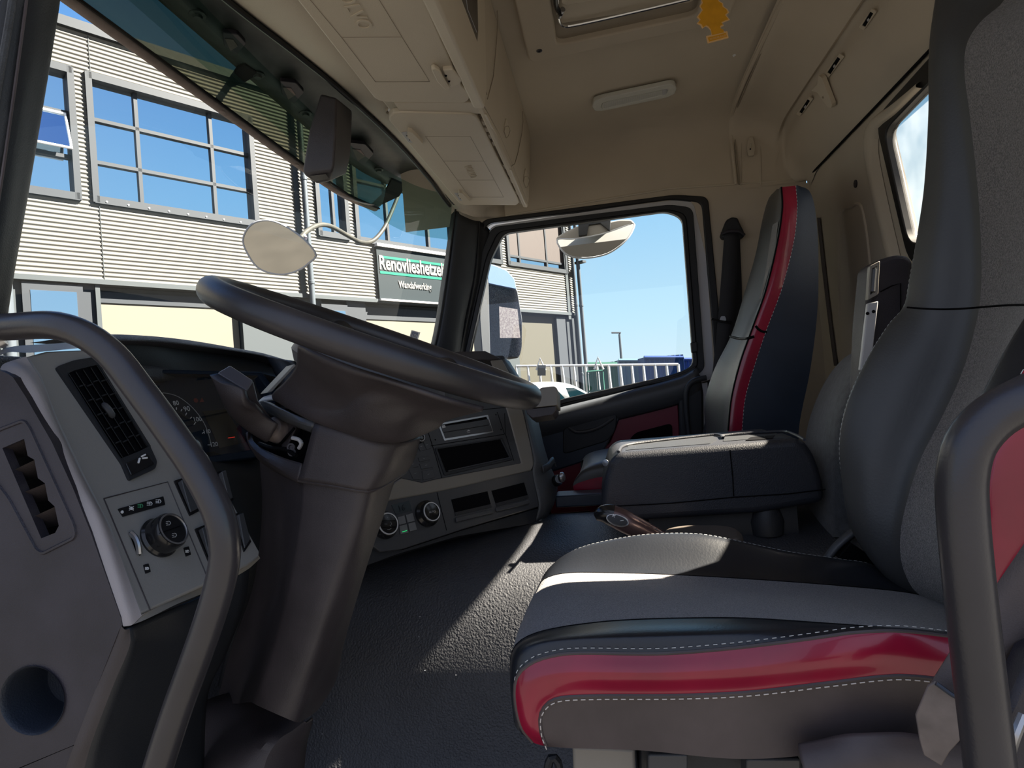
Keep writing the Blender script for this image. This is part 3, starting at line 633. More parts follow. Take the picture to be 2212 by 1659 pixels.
# ================= windscreen accessories =================
sb_ = [[P(692, 203, .985), P(727, 211, .975), P(761, 240, 1.12), P(724, 214, 1.16)],
       [P(668, 282, .985), P(725, 290, .97), P(760, 290, 1.12), P(700, 280, 1.16)],
       [P(654, 366, .985), P(721, 357, .97), P(757, 334, 1.12), P(688, 350, 1.16)],
       [P(656, 378, .99), P(718, 371, .975), P(753, 355, 1.12), P(690, 362, 1.16)],
       [P(684, 397, 1.02), P(712, 392, 1.02), P(748, 376, 1.12), P(705, 380, 1.15)]]
cm = thing('sensor_housing', 'black camera housing hanging from the top of the windscreen', 'camera housing', tuple(P(700, 380, 1.05)))
mm = MB(); vs = [q for r_ in sb_ for q in r_]; fs = [(i*4+j, i*4+(j+1) % 4, (i+1)*4+(j+1) % 4, (i+1)*4+j) for i in range(4) for j in range(4)]+[(0, 1, 2, 3), (19, 18, 17, 16)]
mm.add(vs, fs); ob('housing_shell', mm, 'column_plastic', cm, bevel=.006, bseg=3)
bq = Pl(sb_[3][0], sb_[3][1], sb_[4][0])
plate('sensor_window', bq, [(669, 380), (704, 376), (711, 386), (681, 392)], .001, 'gloss_black', cm, off=.002)
# outside sun visor
z2 = PY(341, 0, .93).z
vz = thing('sun_visor', 'tinted outside sun visor hanging over the top of the windscreen', 'sun visor', (1.05, 1.0, 3.14))
def vis(x, c=0): return V((x, 1.0+.0*c, 3.148))
xs_ = [-.05, .3, .7, 1.1, 1.5, 1.9, 2.14]
def vl(y, z, cx=1.): return [V((x, y-.05*max(0, (x-1.7)/.45)**2*cx, z+.012*max(0, (x-1.7)/.45)**2)) for x in xs_]
ob('visor_edge', MB().grid(loft([vl(1.004, 3.152), vl(1.0, 3.140), vl(.985, 3.139), vl(.975, 3.146)], 40, 2)), 'visor_edge', vz, fix=False, solid=.003)
ob('visor_sheet', MB().grid(loft([vl(.98, 3.148), vl(.955, 3.17), vl(.93, z2)], 40, 3)), 'visor_glass', vz, fix=False)
ob('visor_rail', MB().tube([q+V((0, -.028, .006)) for q in vl(1, 3.142)], .004, 6), 'deep_black', vz)
ob('roof_front_panel', MB().grid(loft([vl(.93, z2), vl(.87, z2-.004), vl(.84, z2+.02), vl(.76, z2+.03), vl(.70, z2+.0), vl(.62, 3.16)], 40, 3)), 'visor_body', vz, fix=False, solid=.004)
pv = Pl((0, .93, z2-.006), (1, .93, z2-.006), (0, .76, z2+.02))
for q in ([(512, 150), (530, 140), (560, 160), (530, 178), (500, 190), (476, 226), (464, 220)], [(846, 388), (878, 402), (862, 425), (815, 447), (799, 448), (828, 420)]):
    ob('support_arm', MB().prism(pv.pxs(q, .01), (0, 0, .01)), 'deep_black', vz, bevel=.002)
for x, y in ((426, 30), (556, 160), (660, 243), (818, 365)):
    ob('fixing_bolt', MB().lathe(pv.px(x, y, .004), (0, 0, -1), [(.02, 0), (.02, .004), (.012, .006), (.010, .012), (0, .012)], 10), 'visor_body', vz, smooth=False)
for x, y in ((500, 92), (625, 197), (775, 330)):
    ob('marker_lamp', MB().prism(rpoly(pv.pxs([(x-20, y-22), (x+14, y-18), (x+32, y+2), (x+10, y+28), (x-16, y+8)], .012), .006), (0, 0, .012)), 'dark_plastic', vz, bevel=.003)
    plate('lamp_lens', pv, [(x-14, y-8), (x+4, y-6), (x+14, y+8), (x-2, y+18)], .002, 'visor_edge', vz, off=.0135)
for x, y in ((470, 240), (632, 353)):
    ob('edge_rivet', MB().lathe(V((PY(x, y, 1.0).x, .985, 3.139)), (0, 0, -1), [(.008, 0), (.007, .002), (0, .003)], 12), 'visor_edge', vz)
# front mirror on its bent arm
def M3(x, y, Y=1.22): return PY(x, y, Y)
fm = thing('front_mirror', 'round-edged front mirror on a bent grey tube outside the windscreen', 'mirror', tuple(M3(605, 590)))
fo = [(575, 476), (548, 482), (531, 500), (525, 522), (535, 548), (556, 577), (585, 590), (618, 592), (650, 581), (670, 566), (683, 552), (664, 524), (630, 497), (600, 481)]
mc = M3(605, 535); mpl = Pl(mc, mc+RT*.1-V((0, .03, 0)), mc+V((0, -.02, -.1))+FW*.03)
fo3 = cr(mpl.pxs(fo), 60, True)
ob('mirror_shell', MB().grid([fo3+[fo3[0]]]+[[(mc+(q-mc)*k)-mpl.n*h for q in fo3+[fo3[0]]] for k, h in ((1.0, .012), (.93, .035), (.7, .055), (.3, .065), (.01, .066))]), 'taupe', fm, fix=False)
ob('mirror_glass', MB().prism([mc+(q-mc)*.97+mpl.n*.002 for q in fo3], -mpl.n*.004), 'mirror', fm)
ob('mirror_rim', MB().tube(fo3, .004, 6, closed=True), 'light_grey', fm)
ob('mirror_arm', MB().tube(cr([M3(644, 520, 1.25), M3(662, 500, 1.25), M3(690, 486, 1.24), M3(715, 489, 1.23), M3(750, 508, 1.21), M3(780, 523, 1.19), M3(805, 520, 1.17), M3(828, 495, 1.14), M3(845, 460, 1.11), M3(868, 402, 1.06)], 60), .011, 12), 'arm_grey', fm)
ob('ball_joint', MB().lathe(M3(655, 513, 1.25), (0, 0, 1), [(0, -.018), (.012, -.014), (.018, 0), (.012, .014), (0, .018)], 16), 'dark_plastic', fm)
# kerb mirror over the passenger window
KX = 2.34
km = thing('kerb_mirror', 'wide kerb mirror hanging outside above the passenger window', 'mirror', tuple(P(1285, 558, KX)))
ko = [(1204, 518), (1212, 538), (1228, 552), (1250, 557), (1280, 556), (1312, 548), (1338, 532), (1358, 512), (1368, 494), (1370, 482), (1352, 488), (1325, 498), (1300, 506), (1265, 513), (1235, 517)]
kc = P(1285, 528, KX); kpl = Pl(kc, kc+V((0, .1, .0)), kc+V((.03, 0, .1)))
k3 = cr(kpl.pxs(ko), 64, True)
ob('mirror_glass', MB().prism([kc+(q-kc)*.98+kpl.n*.002 for q in k3], -kpl.n*.004), 'mirror', km)
ob('mirror_rim', MB().tube(k3, .004, 6, closed=True), 'light_grey', km)
ob('mirror_shell', MB().prism(rpoly([P(*q, KX+.02) for q in ((1201, 522), (1202, 512), (1222, 500), (1248, 488), (1290, 484), (1340, 474), (1364, 474), (1371, 482), (1320, 512), (1250, 520))], .01), (.07, 0, 0)), 'taupe', km, bevel=.01)
ob('mirror_bracket', MB().prism([P(*q, KX+.01) for q in ((1247, 440), (1250, 510), (1268, 508), (1272, 486), (1296, 482), (1318, 500), (1322, 430))], (.03, 0, 0)), 'soft_black', km, bevel=.003)
ob('mirror_arm', MB().prism([V((2.24, P(1262, 450, KX).y, P(1262, 450, KX).z)), V((2.24, P(1310, 440, KX).y, P(1262, 450, KX).z)), V((2.39, P(1310, 440, KX).y, P(1262, 450, KX).z)), V((2.39, P(1262, 450, KX).y, P(1262, 450, KX).z))], (0, 0, .03)), 'soft_black', km, bevel=.003)
# main side mirror
SX = 2.42
sm = thing('side_mirror', 'large side mirror outside the passenger door with dust-speckled glass tinted with a blue reflection', 'mirror', tuple(P(1085, 772, SX)))
a_ = P(1056, 700, SX); b_ = P(1125, 700, SX+.10); spl = Pl(a_, b_, a_+V((0, 0, .1)))
gq = rpoly(spl.pxs([(1054, 612), (1116, 624), (1127, 690), (1127, 750), (1122, 771), (1057, 770)]), .02)
ob('mirror_glass', MB().prism(gq, -spl.n*.004), 'dusty_reflection', sm)
ob('cover_top', MB().prism(rpoly(spl.pxs([(1050, 570), (1066, 571), (1094, 582), (1112, 602), (1117, 626), (1054, 613)], .006), .01), -spl.n*.06), mat('pale_blue_paint', (.16, .24, .42), .3), sm, bevel=.006)
ob('mirror_case', MB().prism(rpoly(spl.pxs([(1036, 575), (1050, 568), (1056, 612), (1060, 772), (1042, 772), (1036, 690)], .01), .01), -spl.n*.09), 'soft_black', sm, bevel=.006)
ob('case_back', MB().prism(rpoly(spl.pxs([(1052, 600), (1118, 622), (1129, 690), (1128, 755), (1122, 774), (1054, 773)], -.006), .02), -spl.n*.08), 'soft_black', sm, bevel=.006)
ob('glass_square', MB().prism(spl.pxs([(1078, 662), (1118, 668), (1124, 730), (1080, 730)], .0008), -spl.n*.0006), mat('mirror_patch', (.42, .40, .42), .25, .8, vs=120, col2=(.25, .22, .25)), sm)  # mottled grey square laid on the mirror glass
ob('mirror_stay', MB().tube(cr([P(1046, 560, SX), P(1042, 500, SX-.05), P(1070, 470, SX-.2)], 12), .014, 10), 'soft_black', sm)
# registration sticker on the glass
sp = Pl(PY(884, 745, .80), PY(905, 745, .78), PY(894, 716, .775))
stk = thing('windscreen_sticker', 'small blue and white sticker low on the windscreen', 'sticker', tuple(sp.px(893, 746)))
plate('sticker_backing', sp, [(889, 713), (908, 718), (899, 746), (881, 742)], .0005, 'white_mark', stk)
plate('sticker_print', sp, [(891, 716), (904, 719), (898, 738), (886, 735)], .0004, mat('sticker_blue', (.10, .13, .25), .5), stk, off=.0004)
text('sticker_text', 'L011', sp.px(889, 729, .0004), sp.px(901, 732, .0004), sp.n, 'white_mark', stk, depth=.0002)
# ================= outside =================
AZ = math.radians(-34); FD = V((math.cos(AZ), math.sin(AZ), 0)); FN = V((math.sin(AZ), -math.cos(AZ), 0))  # FN points to the cab
FP0 = CAM + 7.5*ray(200, 612); FP0.z = 0
def fsz(x, y):
    d = ray(x, y); k = (FP0-CAM).dot(FN)/d.dot(FN); q = CAM+d*k; return ((q-FP0).dot(FD), q.z)
def F(s, z, off=0.): return FP0+FD*s+V((0, 0, z))+FN*off
def fbox(m, s0, s1, z0, z1, d0, d1):   # box on the facade between offsets d0..d1 (towards the cab positive)
    return m.prism([F(s0, z0, d1), F(s1, z0, d1), F(s1, z1, d1), F(s0, z1, d1)], -FN*(d1-d0))
def fpx(a, b):  # pixel rect -> s0,s1,z0,z1 from two corner pixels
    (s0, z1), (s1, z0) = fsz(*a), fsz(*b); return min(s0, s1), max(s0, s1), min(z0, z1), max(z0, z1)
mat('cladding', (.15, .145, .130), .6, 0., var=.03, vs=.6)
mat('facade_grey', (.042, .047, .054), .5)
mat('facade_mid', (.058, .067, .072), .55)
mat('facade_dark', (.045, .05, .058), .5)
mat('door_cream', (.155, .142, .112), .6, var=.03, vs=.8)
mat('win_pane', (.60, .70, .78), .03, 1.)
mat('win_blind', (.075, .06, .055), .6)
mat('sign_dark', (.016, .024, .028), .45)
mat('sign_green', (.0, .14, .09), .5)
mat('sign_white', (.21, .21, .20), .5)
mat('garage_dark', (.07, .065, .05), .7)
mat('pipe_grey', (.10, .115, .13), .4, .3)
bld = thing('warehouse_building', 'corrugated metal warehouse with blue-glass windows facing the truck', 'building', tuple(F(4, 0)))
ZT = 7.1; SE = fsz(1244, 620)[0]; ZL = 4.03

W1 = (-1.15, fsz(165, 300)[0], 5.03, 6.57); W1 = (W1[0], fsz(163, 300)[0], 5.03, 6.57)
W2 = (fsz(195, 300)[0], fsz(552, 420)[0], 5.03, 6.57)
W3 = (fsz(684, 440)[0], fsz(748, 440)[0], 5.03, 6.57)
W4 = (fsz(768, 470)[0], fsz(985, 520)[0], 5.03, 6.57)
W5 = (fsz(1000, 520)[0], fsz(1081, 540)[0], 5.0, 6.57)
W6 = (fsz(1095, 540)[0], fsz(1221, 550)[0], 5.0, 6.57)
SG = (fsz(812, 580)[0], fsz(968, 600)[0], 4.05, 4.88)
holes = [W1, W2, W3, W4, W5, W6]

def wave(s0, s1, z0, z1, m, amp=.0070, pitch=.0535):
    n = max(2, int((z1-z0)/pitch*8)); ns = 2; rows = []
    for i in range(n+1):
        z = z0+(z1-z0)*i/n; o = amp*math.cos(2*math.pi*(z)/pitch)
        rows.append([F(s0, z, o), F(s1, z, o)])
    m.grid(rows)
cl = MB(); wave(-14, SE, 6.57, ZT, cl); wave(-14, SE, ZL, 5.015, cl)
ed = -14.
for h in holes: wave(ed, h[0], 5.015, 6.57, cl); ed = h[1]
wave(ed, SE, 5.015, 6.57, cl)
ob('metal_cladding', cl, 'cladding', bld, fix=False, ang=180)
ob('cladding_joint', fbox(fbox(fbox(MB(), fsz(648, 560)[0]-.02, fsz(648, 560)[0]+.06, ZL, ZT, .0, .016), fsz(222, 560)[0], fsz(222, 560)[0]+.006, ZL, ZT, 0, .011), fsz(1222, 620)[0], fsz(1222, 620)[0]+.10, 3.9, ZT, 0, .02), 'facade_mid', bld)
ob('roof_edge', fbox(MB(), -14, SE+.05, ZT-.02, ZT+.10, -.2, .05), 'facade_grey', bld)
wl_ = MB(); fbox(wl_, -14, SE, 0, ZL, -.5, -.18); fbox(wl_, -14, SE, ZL, ZT, -.5, -.11)
wl_.prism([F(SE, 0, 0), F(SE, 0, -12), F(SE, ZT, -12), F(SE, ZT, 0)], -FD*.1)
ob('wall_core', wl_, 'facade_mid', bld)
def window(h, mull, trans, mt='win_pane', blind=None):
    s0, s1, z0, z1 = h; m = MB(); w = .05
    for a, b, c, d in ((s0-.02, s0+w, z0-.03, z1+.03), (s1-w, s1+.02, z0-.03, z1+.03), (s0, s1, z0-.04, z0+w), (s0, s1, z1-w, z1+.04)): fbox(m, a, b, c, d, -.10, .035)
    for q in mull: fbox(m, q-.022, q+.022, z0, z1, -.10, -.03)
    for q in trans: fbox(m, s0, s1, q-.022, q+.022, -.10, -.03)
    f = ob('window', m, 'facade_grey', bld)
    ob('pane', fbox(MB(), s0, s1, z0, z1, -.09, -.07), mt, f)
    return f
window(W1, [], [5.52, 6.05]); 
s0, s1, z0, z1 = W1
sa = ob('open_sash', MB().prism([F(s0+.35, 5.56, .14), F(s1-.08, 5.56, .14), F(s1-.08, 6.03, -.04), F(s0+.35, 6.03, -.04)], -FN*.015), 'win_pane', bld)
m = MB(); m.tube([F(s0+.35, 5.56, .15), F(s1-.08, 5.56, .15), F(s1-.08, 6.03, -.03), F(s0+.35, 6.03, -.03)], .018, 6, closed=True); ob('sash_frame', m, 'paint_white', sa)
window(W2, [fsz(302, 330)[0], fsz(463, 360)[0]], [5.52, 6.05])
window(W3, [fsz(722, 440)[0]], [6.05])
window(W4, [fsz(840, 480)[0], fsz(928, 500)[0]], [6.05])
window(W5, [], [6.05]); window(W6, [fsz(1127, 575)[0], fsz(1185, 575)[0]], [5.19])
s0, s1, z0, z1 = W6; ob('brown_blind', fbox(MB(), s0+.05, s1-.05, 5.2, z1, -.065, -.045), 'win_blind', bld)
gm = MB()
for i in range(9): gm.lathe(F(W2[0]+.12+i*.235, 5.02, .038), FN, [(.01, 0), (.01, .004), (0, .006)], 8)
ob('sill_rivets', gm, 'paint_white', bld)
# ground floor
def gbox(name, a, b, z0, z1, d0, d1, mt): return ob(name, fbox(MB(), fsz(*a)[0], fsz(*b)[0], z0, z1, d0, d1), mt, bld)
gbox('lintel', (-600, 600), (1246, 690), ZL-.03, ZL+.03, -.2, .03, 'facade_mid')
gbox('wall_panel', (-900, 640), (150, 640), 0, ZL, -.2, -.05, 'facade_mid')
gbox('wall_panel', (172, 640), (208, 640), 0, ZL, -.2, -.04, 'facade_grey')
w = gbox('window', (48, 640), (180, 640), 2.3, ZL-.05, -.1, -.0, 'facade_grey'); fb_ = fbox(MB(), fsz(66, 640)[0], fsz(166, 640)[0], 2.3, ZL-.14, -.05, .004); ob('pane', fb_, 'win_pane', w)
g1_ = gbox('garage_door', (217, 640), (522, 700), 0, 3.86, -.2, -.10, 'door_cream')
ob('door_top_panel', fbox(MB(), fsz(217, 640)[0], fsz(522, 640)[0], fsz(300, 655)[1], 3.93, -.12, -.085), 'facade_grey', bld)
m = MB()
for z in (.4, .9, 1.4, 1.9, 2.4, 2.9): fbox(m, fsz(217, 640)[0], fsz(522, 640)[0], z, z+.012, -.11, -.098)
ob('door_seam', m, 'taupe', g1_)
m = MB(); fbox(m, fsz(207, 640)[0], fsz(217, 640)[0], 0, ZL, -.2, .0); fbox(m, fsz(520, 640)[0], fsz(532, 640)[0], 0, ZL, -.2, .0); ob('door_post', m, 'facade_mid', bld)
gbox('wall_panel', (530, 640), (700, 660), 0, ZL, -.2, -.06, 'facade_mid')
w = gbox('window', (696, 660), (752, 660), 2.0, ZL-.1, -.1, -.02, 'facade_grey'); ob('pane', fbox(MB(), fsz(703, 660)[0], fsz(746, 660)[0], 2.0, ZL-.2, -.05, -.01), 'win_pane', w)
gbox('wall_panel', (752, 660), (792, 660), 0, ZL, -.2, -.04, 'facade_grey')
gbox('garage_door', (792, 660), (1085, 690), 0, 3.9, -.2, -.10, 'door_cream')
ob('door_top_panel', fbox(MB(), fsz(792, 660)[0], fsz(1085, 680)[0], fsz(850, 690)[1], 3.93, -.12, -.085), 'facade_grey', bld)
gbox('wall_panel', (1085, 690), (1118, 690), 0, ZL, -.2, -.03, 'facade_mid')
gbox('dark_doorway', (1118, 690), (1208, 700), 0, 3.95, -.2, -.12, 'garage_dark')
gbox('dark_column', (1206, 700), (1226, 700), 0, 3.95, -.2, -.04, 'facade_dark')
gbox('corner_post', (1226, 700), (1246, 700), 0, 3.95, -.2, -.02, 'facade_grey')
for x, y, r_ in ((662, 560, .045), (8, 600, .06), (1237, 650, .04), (1248, 650, .045)):
    s_ = fsz(x, y)[0]; m = MB().tube([F(s_, 0, .09), F(s_, ZT-.05, .09)], r_, 12)
    for z in (1, 2.6, 4.2, 5.8): m.lathe(F(s_, z, .09), (0, 0, 1), [(r_*1.0, 0), (r_*1.2, .005), (r_*1.2, .05), (r_, .055)], 12)
    ob('downpipe', m, 'pipe_grey', bld)
ob('corner_floodlight', fbox(MB(), SE, SE+.14, 5.22, 5.27, .0, .25), 'facade_dark', bld)
# sign
sg = thing('shop_sign', 'dark wall sign lettered Renovlieshetzelf with green stripes', 'sign', tuple(F(SG[0], 4.05, .03)))
ob('sign_board', fbox(MB(), SG[0], SG[0]+2.6, 4.06, 4.95, .0, .05), 'sign_dark', sg)
ob('sign_frame', fbox(fbox(MB(), SG[0]-.0, SG[0]+2.6, 4.95, 5.0, 0, .09), SG[0], SG[0]+2.6, 4.03, 4.06, 0, .09), 'light_grey', sg)
sgp = Pl(F(0, 4, .055), F(1, 4, .055), F(0, 5, .055))
for (xa, ya), (xb, yb) in (((815, 554), (962, 576)), ((817, 588), (955, 605))):
    a, b = fsz(xa, ya), fsz(xb, yb); z = (a[1]+b[1])/2
    ob('green_stripe', fbox(MB(), a[0], SG[0]+2.3, z-.022, z+.022, .05, .056), 'sign_green', sg)
z = fsz(817, 584)[1]; s_ = fsz(815, 580)[0]; e_ = fsz(953, 600)[0]
text('sign_lettering', 'Renovlieshetzelf', F(s_+.01, z+.015, .052), F(e_+.08, z+.015, .052), FN, 'sign_white', sg, depth=.004, bold=.025, h=.24)
z = fsz(858, 622)[1]; text('sign_lettering', 'Wandafwerking', F(fsz(857, 620)[0], z, .052), F(fsz(928, 630)[0], z, .052), FN, 'sign_white', sg, depth=.004, bold=.02, h=.12)
# yard
mat('yard', (.065, .061, .056), .9, bump=.3, bs=30, var=.12, vs=1.5)
st('floor_yard', MB().add([V((-80, -80, 0)), V((90, -80, 0)), V((90, 90, 0)), V((-80, 90, 0))], [(0, 1, 2, 3)]), 'yard', smooth=False)
def dist(x, y, D): return CAM+ray(x, y)*D          # point at camera depth D
def upbox(name, xa, xb, ytop, D, depth, mt, rib=0, parent=None, **k):
    a = dist(xa, ytop, D); b = dist(xb, ytop, D); d = (b-a); d.z = 0; wd = d.length; d.normalize(); nn = V((-d.y, d.x, 0)); 
    if nn.dot(FW) < 0: nn = -nn
    zt = a.z; m = MB()
    if rib:
        n = int(wd/.14)*4; pts = []
        for i in range(n+1):
            o = (0, .0, .035, .035)[i % 4]; q = a+d*(wd*i/n)+nn*o; pts.append(V((q.x, q.y, 0)))
        e_ = a+d*wd+nn*depth; f_ = a+nn*depth; pts += [V((e_.x, e_.y, 0)), V((f_.x, f_.y, 0))]; m.prism(pts, (0, 0, zt))
    else: m.prism([V((q.x, q.y, 0)) for q in (a, b, b+nn*depth, a+nn*depth)], (0, 0, zt))
    return ob(name, m, mt, parent, smooth=False, **k)
mat('cont_blue', (.012, .05, .20), .5); mat('cont_pale', (.13, .23, .34), .5); mat('crate_green', (.03, .12, .085), .5); mat('cont_white', (.7, .75, .78), .5)
G = 'shipping containers beyond the fence'
def cont(xa, xb, yt, D, mt, lab):
    c = thing('shipping_container', lab, 'container', tuple(V((dist((xa+xb)/2, yt, D).x, dist((xa+xb)/2, yt, D).y, 0))), G)
    upbox('container_body', xa, xb, yt, D, 1.0, mt, rib=1, parent=c)
    a = dist(xa, yt, D-.03); b = dist(xb, yt, D-.03); ob('top_rail', MB().tube([a, b], .06, 6), mt, c)
cont(1391, 1476, 772, 20, 'cont_blue', 'dark blue ribbed shipping container seen through the passenger window')
cont(1336, 1387, 778, 21.6, 'cont_pale', 'pale blue shipping container left of the dark blue one')
cont(1477, 1600, 776, 21, 'cont_blue', 'dark blue shipping container cut by the rear edge of the passenger window')
cont(1262, 1333, 786, 19, 'crate_green', 'green container behind the wire fence beside the building corner')
def crate(xa, xb, yt, D, lab):
    c = thing('wire_crate', lab, 'crate', tuple(dist(xa, 860, D)), 'wire crates by the fence'); m = MB(); a = dist(xa, yt, D); b = dist(xb, yt, D)
    for i in range(7):
        q = a.lerp(b, i/6); m.tube([V((q.x, q.y, .0)), q], .012, 5)
    for z in (.0, .5, 1.0, 1.5, a.z-.3, a.z): m.tube([V((a.x, a.y, z)), V((b.x, b.y, z))], .014, 5)
    ob('wire_grid', m, 'crate_green', c)
crate(1268, 1302, 803, 9.5, 'green wire crate standing behind the fence near the building corner')
# fence
fe = thing('barrier_fence', 'row of galvanised barrier panels in front of the containers', 'fence', tuple(V((dist(1300, 800, 11).x, dist(1300, 800, 11).y, 0))))
mf = MB(); prev = None; k = 0
for i in range(15):
    x = 1115+i*25; y = 791-(x-1115)*.012; D = 11.0; q = dist(x, y, D); bq_ = V((q.x, q.y, 0))
    mm_ = MB().tube([bq_, q], .025, 8); mm_.tube([q, dist(x+9, y+75, D-.3)], .014, 6); ob('fence_post', mm_, 'satin', fe)
    if prev: mf.tube([prev, q], .022, 8); mf.tube([prev-V((0, 0, 1.2)), q-V((0, 0, 1.2))], .014, 6)
    prev = q
ob('fence_rail', mf, 'satin', fe)
for x, y in ((1167, 780), (1292, 778)):
    q = dist(x, y, 10.9); ob('fence_clamp', MB().tube([q+V((0, 0, .04))+RT*-.08-V((0, 0, .2)), q+V((0, 0, .05)), q+RT*.08-V((0, 0, .16))], .02, 6), 'satin', fe)
q = dist(1170, 800, 10.7); ob('hanging_sign', MB().prism([q+RT*a+UP*b for a, b in ((-.07, -.09), (.07, -.09), (.07, .09), (-.07, .09))], FW*.02), 'sign_white', origin=q, smooth=False, label='small white plate hanging on the barrier fence below the side mirror', cat='sign')
# street lamp and small tree far away
q = dist(1338, 722, 40); lp = thing('street_lamp', 'thin street lamp far beyond the containers against the sky', 'street lamp', (q.x, q.y, 0))
ob('lamp_pole', MB().tube([V((q.x, q.y, 0)), q], [.11, .07], 8), 'pipe_grey', lp); ob('lamp_head', MB().tube([q, q+RT*.1+V((0, 0, .1)), q-RT*.5+V((0, 0, .1))], .06, 6), 'pipe_grey', lp)
# white van
def DV(x, y, D): return dist(x, y, D)
vn = thing('white_van', 'white car parked below the passenger window', 'car', tuple(V((DV(1200, 860, 5.5).x, DV(1200, 860, 5.5).y, 0))))
mat('van_paint', (.28, .285, .29), .25, coat=.5); mat('van_glass', (.03, .12, .14), .05, coat=1)
def vrow(D, s_=1.): return [DV(x, y, D) for x, y in ((1040, 1000), (1060, 880), (1100, 840), (1150, 829), (1200, 828), (1232, 834), (1262, 850), (1290, 872), (1330, 884), (1380, 900), (1400, 1000))]
ra = vrow(5.2); rb = vrow(6.6)
mid = [[a.lerp(b, t)+V((0, 0, h)) for a, b in zip(ra, [V((q.x, q.y, w_.z)) for q, w_ in zip(rb, ra)])] for t, h in ((0, -.10), (.08, -.01), (.5, .02), (.92, -.01), (1, -.1))]
low = [[V((q.x, q.y, .3)) for q in mid[0]], [V((q.x, q.y, 1.3)) for q in mid[0]]]; hi = [[V((q.x, q.y, 1.3)) for q in mid[-1]], [V((q.x, q.y, .3)) for q in mid[-1]]]
ob('car_body', MB().grid(loft(low+mid+hi, 40, 3)), 'van_paint', vn, fix=False)
ob('windscreen', MB().prism([DV(1222, 838, 5.16), DV(1240, 838, 5.15), DV(1264, 850, 5.15), DV(1285, 868, 5.15), DV(1235, 868, 5.15)], FW*.03), 'van_glass', vn)
ob('side_window', MB().prism([DV(1170, 850, 5.16), DV(1206, 845, 5.15), DV(1228, 868, 5.15), DV(1180, 868, 5.15)], FW*.03), 'van_glass', vn)
# exterior colours darkened and dulled to balance the strong sun


for n in ('cladding', 'facade_grey', 'facade_mid', 'door_cream', 'win_blind', 'garage_dark', 'sign_white', 'sign_green', 'pipe_grey', 'van_paint', 'yard', 'cont_blue', 'cont_pale', 'crate_green', 'arm_grey', 'pale_blue_paint', 'visor_edge', 'sign_dark', 'facade_dark'):
    t_ = MATS[n].node_tree; t_.nodes['Principled BSDF'].inputs['Specular IOR Level'].default_value = .12; b_ = t_.nodes['Principled BSDF'].inputs['Base Color']; b_.default_value = [c*.56 for c in b_.default_value[:3]]+[1]
    for q in t_.nodes:
        if q.type == 'VALTORGB':
            for e_ in q.color_ramp.elements: e_.color = [c*.56 for c in e_.color[:3]]+[1]
# ================= dashboard =================
db = thing('dashboard', 'black and grey truck dashboard wrapping from the driver door to the centre console', 'dashboard', tuple(P(800, 1190, .9)))
def gl_(name, pts, mt, par=None, nu=40, nv=4, **k): return ob(name, MB().grid(loft([[P(*q) if not isinstance(q, Vector) else q for q in l] for l in pts], nu, nv)), mt, par if par else db, fix=False, **k)
# deck and binnacle hood
hood0 = L((200, 722, .40), (262, 723, .47), (340, 728, .58), (420, 738, .72), (500, 752, .86), (570, 765, .98), (640, 785, 1.08))
hood1 = L((200, 736, .38), (275, 736, .45), (350, 739, .56), (430, 748, .69), (510, 759, .83), (575, 771, .94), (632, 792, 1.02))
hood2 = [q+V((.0, .035, -.004)) for q in hood1]
hood3 = L((230, 790, .46), (322, 801, .58), (400, 802, .67), (470, 804, .76), (530, 806, .84), (568, 808, .89), (600, 815, .93))
back = [V((q.x, max(q.y+.02, .93-.0*q.x), 2.445)) for q in hood0]
hr = loft([back, hood0, [(a+b)/2+V((0, -.002, .003)) for a, b in zip(hood0, hood1)], hood1, hood2], 40, 4)
ob('hood_top', MB().grid(hr), mat('deck_grain', (.055, .056, .064), .6, bump=.9, bs=420, detail=1), db, fix=False)
ob('hood_face', MB().grid(loft([hood2, hood3], 40, 3)), 'soft_black', db, fix=False)
dk = MB().prism([V((-.02, .72, 2.40)), V((.30, .80, 2.405)), V((.9, .90, 2.41)), V((1.15, .62, 2.42)), V((1.4, .30, 2.42)), V((1.75, .33, 2.40)), V((2.08, .40, 2.38)), V((2.09, .98, 2.38)), V((-.02, .98, 2.38))], (0, 0, -.03))
ob('dash_deck', dk, 'deck_grain', db, bevel=.008)
# body of the dash towards the passenger side, dark
ob('passenger_side', MB().prism([V((1.33, .36, 2.40)), V((1.9, .40, 2.39)), V((2.06, .42, 2.38)), V((2.08, .95, 2.38)), V((1.2, .95, 2.38))], (0, 0, -.62)), 'soft_black', db, bevel=.02)
# instrument cluster
CL = Pl(P(322, 803, .60), P(560, 806, .86), P(444, 987, .66))
ic = plate('instrument_cluster', CL, [(230, 792), (566, 806), (590, 840), (575, 975), (444, 992), (300, 1000)], .02, mat('cluster_blue', (.008, .016, .032), .45, spec=.15), db, r=.01)
plate('display_screen', CL, [(438, 888), (488, 884), (531, 955), (474, 968)], .001, 'gloss_black', ic, off=.0015)
ob('dial_ring', MB().tube(cr(CL.pxs([(330, 850), (356, 849), (385, 857), (412, 877), (432, 900), (446, 925), (458, 965)], .001), 30), .0007, 5), 'light_grey', ic)
for s_, x, y, ww in (('80', 375, 876, 12), ('90', 398, 889, 13), ('100', 420, 911, 16), ('110', 441, 937, 14), ('120', 456, 965, 15)):
    text('dial_number', s_, CL.px(x, y, .002), CL.px(x+ww, y-1.5, .002), CL.n, 'white_mark', ic, depth=.0002)
